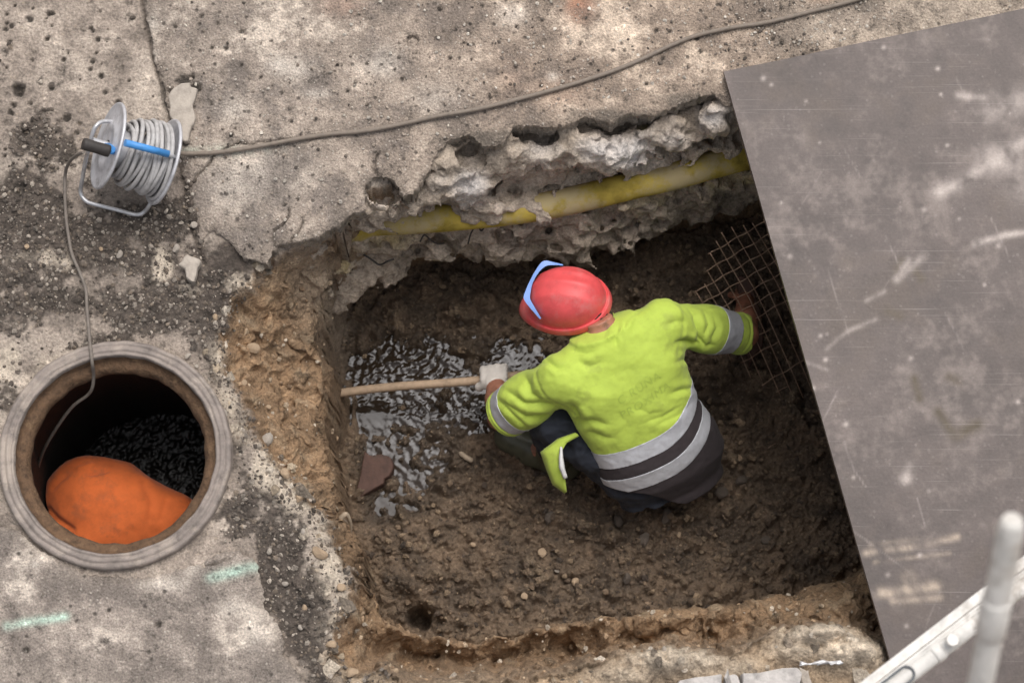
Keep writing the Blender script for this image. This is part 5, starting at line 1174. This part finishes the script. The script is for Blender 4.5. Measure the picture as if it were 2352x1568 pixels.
# ---- hair
HF = Field(HC - .2, HC + .2, .005)
HF.ell(HC - fh * .008, [fh, lh, uh], (.102, .083, .114), .01); HF.cone(HD(-.06, -.03, -.05), HD(-.06, .03, -.05), .045, .045, .03); HF.cone(HD(-.05, 0, -.09), HD(-.06, 0, -.05), .05, .045, .03); HF.cone(HD(-.05, 0, -.045), lerp(HC, NK, .95), .061, .060, .02)
Vh, Fh_ = HF.mesh(); qh = Vh - HC; fx, lx, ux = qh @ fh, qh @ lh, qh @ uh
Vh = Vh + vnormals(Vh, Fh_) * (.003 * fbm(Vh[:, 0] * 60, Vh[:, 1] * 60, Vh[:, 2] * 30, 2))[:, None]
Dh, Th = clip(Vh, tris(Fh_), np.maximum(fx - .045 - .3 * (ux), -(ux + .32)) + np.where((np.abs(lx) > .05) & (fx > -.035) & (ux < .02), .05, 0))
keep_world(np_obj('hair', Dh, Th, M_hair), worker)

# ---- helmet
helm = empty('helmet', tuple(HD(.004, 0, .045)))
nphi = 96; prof = []
for th in np.linspace(0, math.pi / 2, 22): prof.append((math.sin(th) ** .86, .118 * math.cos(th) ** .9, 0))
prof += [(1.004, -.006, 0), (1.03, -.006, 0.1), (1.055, -.001, .3), (1.075, -.003, .5), (1.085, -.012, .8), (1.10, -.026, 1.0), (1.085, -.031, 1.0), (1.03, -.026, .8), (.985, -.02, 0), (.95, .02, 0)]
V = []
for i in range(nphi):
    ph = 2 * math.pi * i / nphi; cx, sx = math.cos(ph), math.sin(ph)
    pk = max(0.0, cx) ** 3
    for r_, z_, lp in prof:
        rx = .128 * r_ * cx * (1.02 if cx > 0 else 1.06) + lp * .040 * pk; ry = .108 * r_ * sx * (1 + .05 * (cx < 0) * abs(cx))
        ridge = (.008 * math.exp(-(ry / .016) ** 2) + .004 * math.exp(-((abs(ry) - .048) / .010) ** 2)) * min(1, max(0, z_) / .06) if lp == 0 else 0
        V.append(HD(.004, 0, .045) + rx * fh + ry * lh + (z_ + ridge - lp * .012 * pk) * uh)
m_ = len(prof); F = [(i * m_ + j, ((i + 1) % nphi) * m_ + j, ((i + 1) % nphi) * m_ + j + 1, i * m_ + j + 1) for i in range(nphi) for j in range(m_ - 1)]
col.objects.unlink(helm); bpy.data.objects.remove(helm)
hs_ = np_obj('helmet', np.array(V), np.array(F)[:, ::-1], M_helmet); keep_world(hs_, worker)
bd = [HD(.004 - .118 * math.cos(a), .104 * math.sin(a), .045 - .034 - .014 * math.cos(a)) for a in np.linspace(-1.35, 1.35, 30)]
o = tube('neck_band', bd, .0085, M_strap, None, 8); o.parent = hs_; o.matrix_parent_inverse = Matrix.Identity(4)
gl_px = [(1293, 607, 3), (1275, 603, 6), (1249, 599, 13), (1232, 618, 9), (1217, 645, 8), (1207, 668, 12), (1203, 686, 15), (1216, 705, 11), (1228, 719, 7), (1240, 733, 4)]
gz = -.335; Vg2 = []
ctr_ = np.array([1300, 690.])
pl2 = smooth_path([np.array([a, b, c, 0.]) for a, b, c in gl_px], 5)
for q_ in pl2:
    d2 = ctr_ - q_[:2]; d2 /= np.linalg.norm(d2); o2 = q_[:2]; i2 = q_[:2] + d2 * q_[2]
    for (uu, vv), zz in ((o2, gz + .006), (i2, gz + .010), (i2, gz - .004), (o2, gz - .010)): Vg2.append(P(uu, vv, zz))
n = len(pl2); F = [(i * 4 + k, i * 4 + (k + 1) % 4, (i + 1) * 4 + (k + 1) % 4, (i + 1) * 4 + k) for i in range(n - 1) for k in range(4)] + [(0, 3, 2, 1), (4 * n - 4, 4 * n - 3, 4 * n - 2, 4 * n - 1)]
o = np_obj('safety_glasses', np.array(Vg2), np.array(F), M_glass, smooth=False); keep_world(o, worker); o.parent = hs_; o.matrix_parent_inverse = Matrix.Identity(4)

# ---- long handled tool held in the glove
tool = empty('shovel', tuple(hA)); tag(tool, 'wooden tool handle held in the white glove', 'shovel')
keep_world(tube('handle', [hA + (hB - hA) * k + np.array([0, .004 * math.sin(k * 7), 0]) for k in np.linspace(-.10, 1.08, 12)], .0155, M_wood, None, 16), tool)
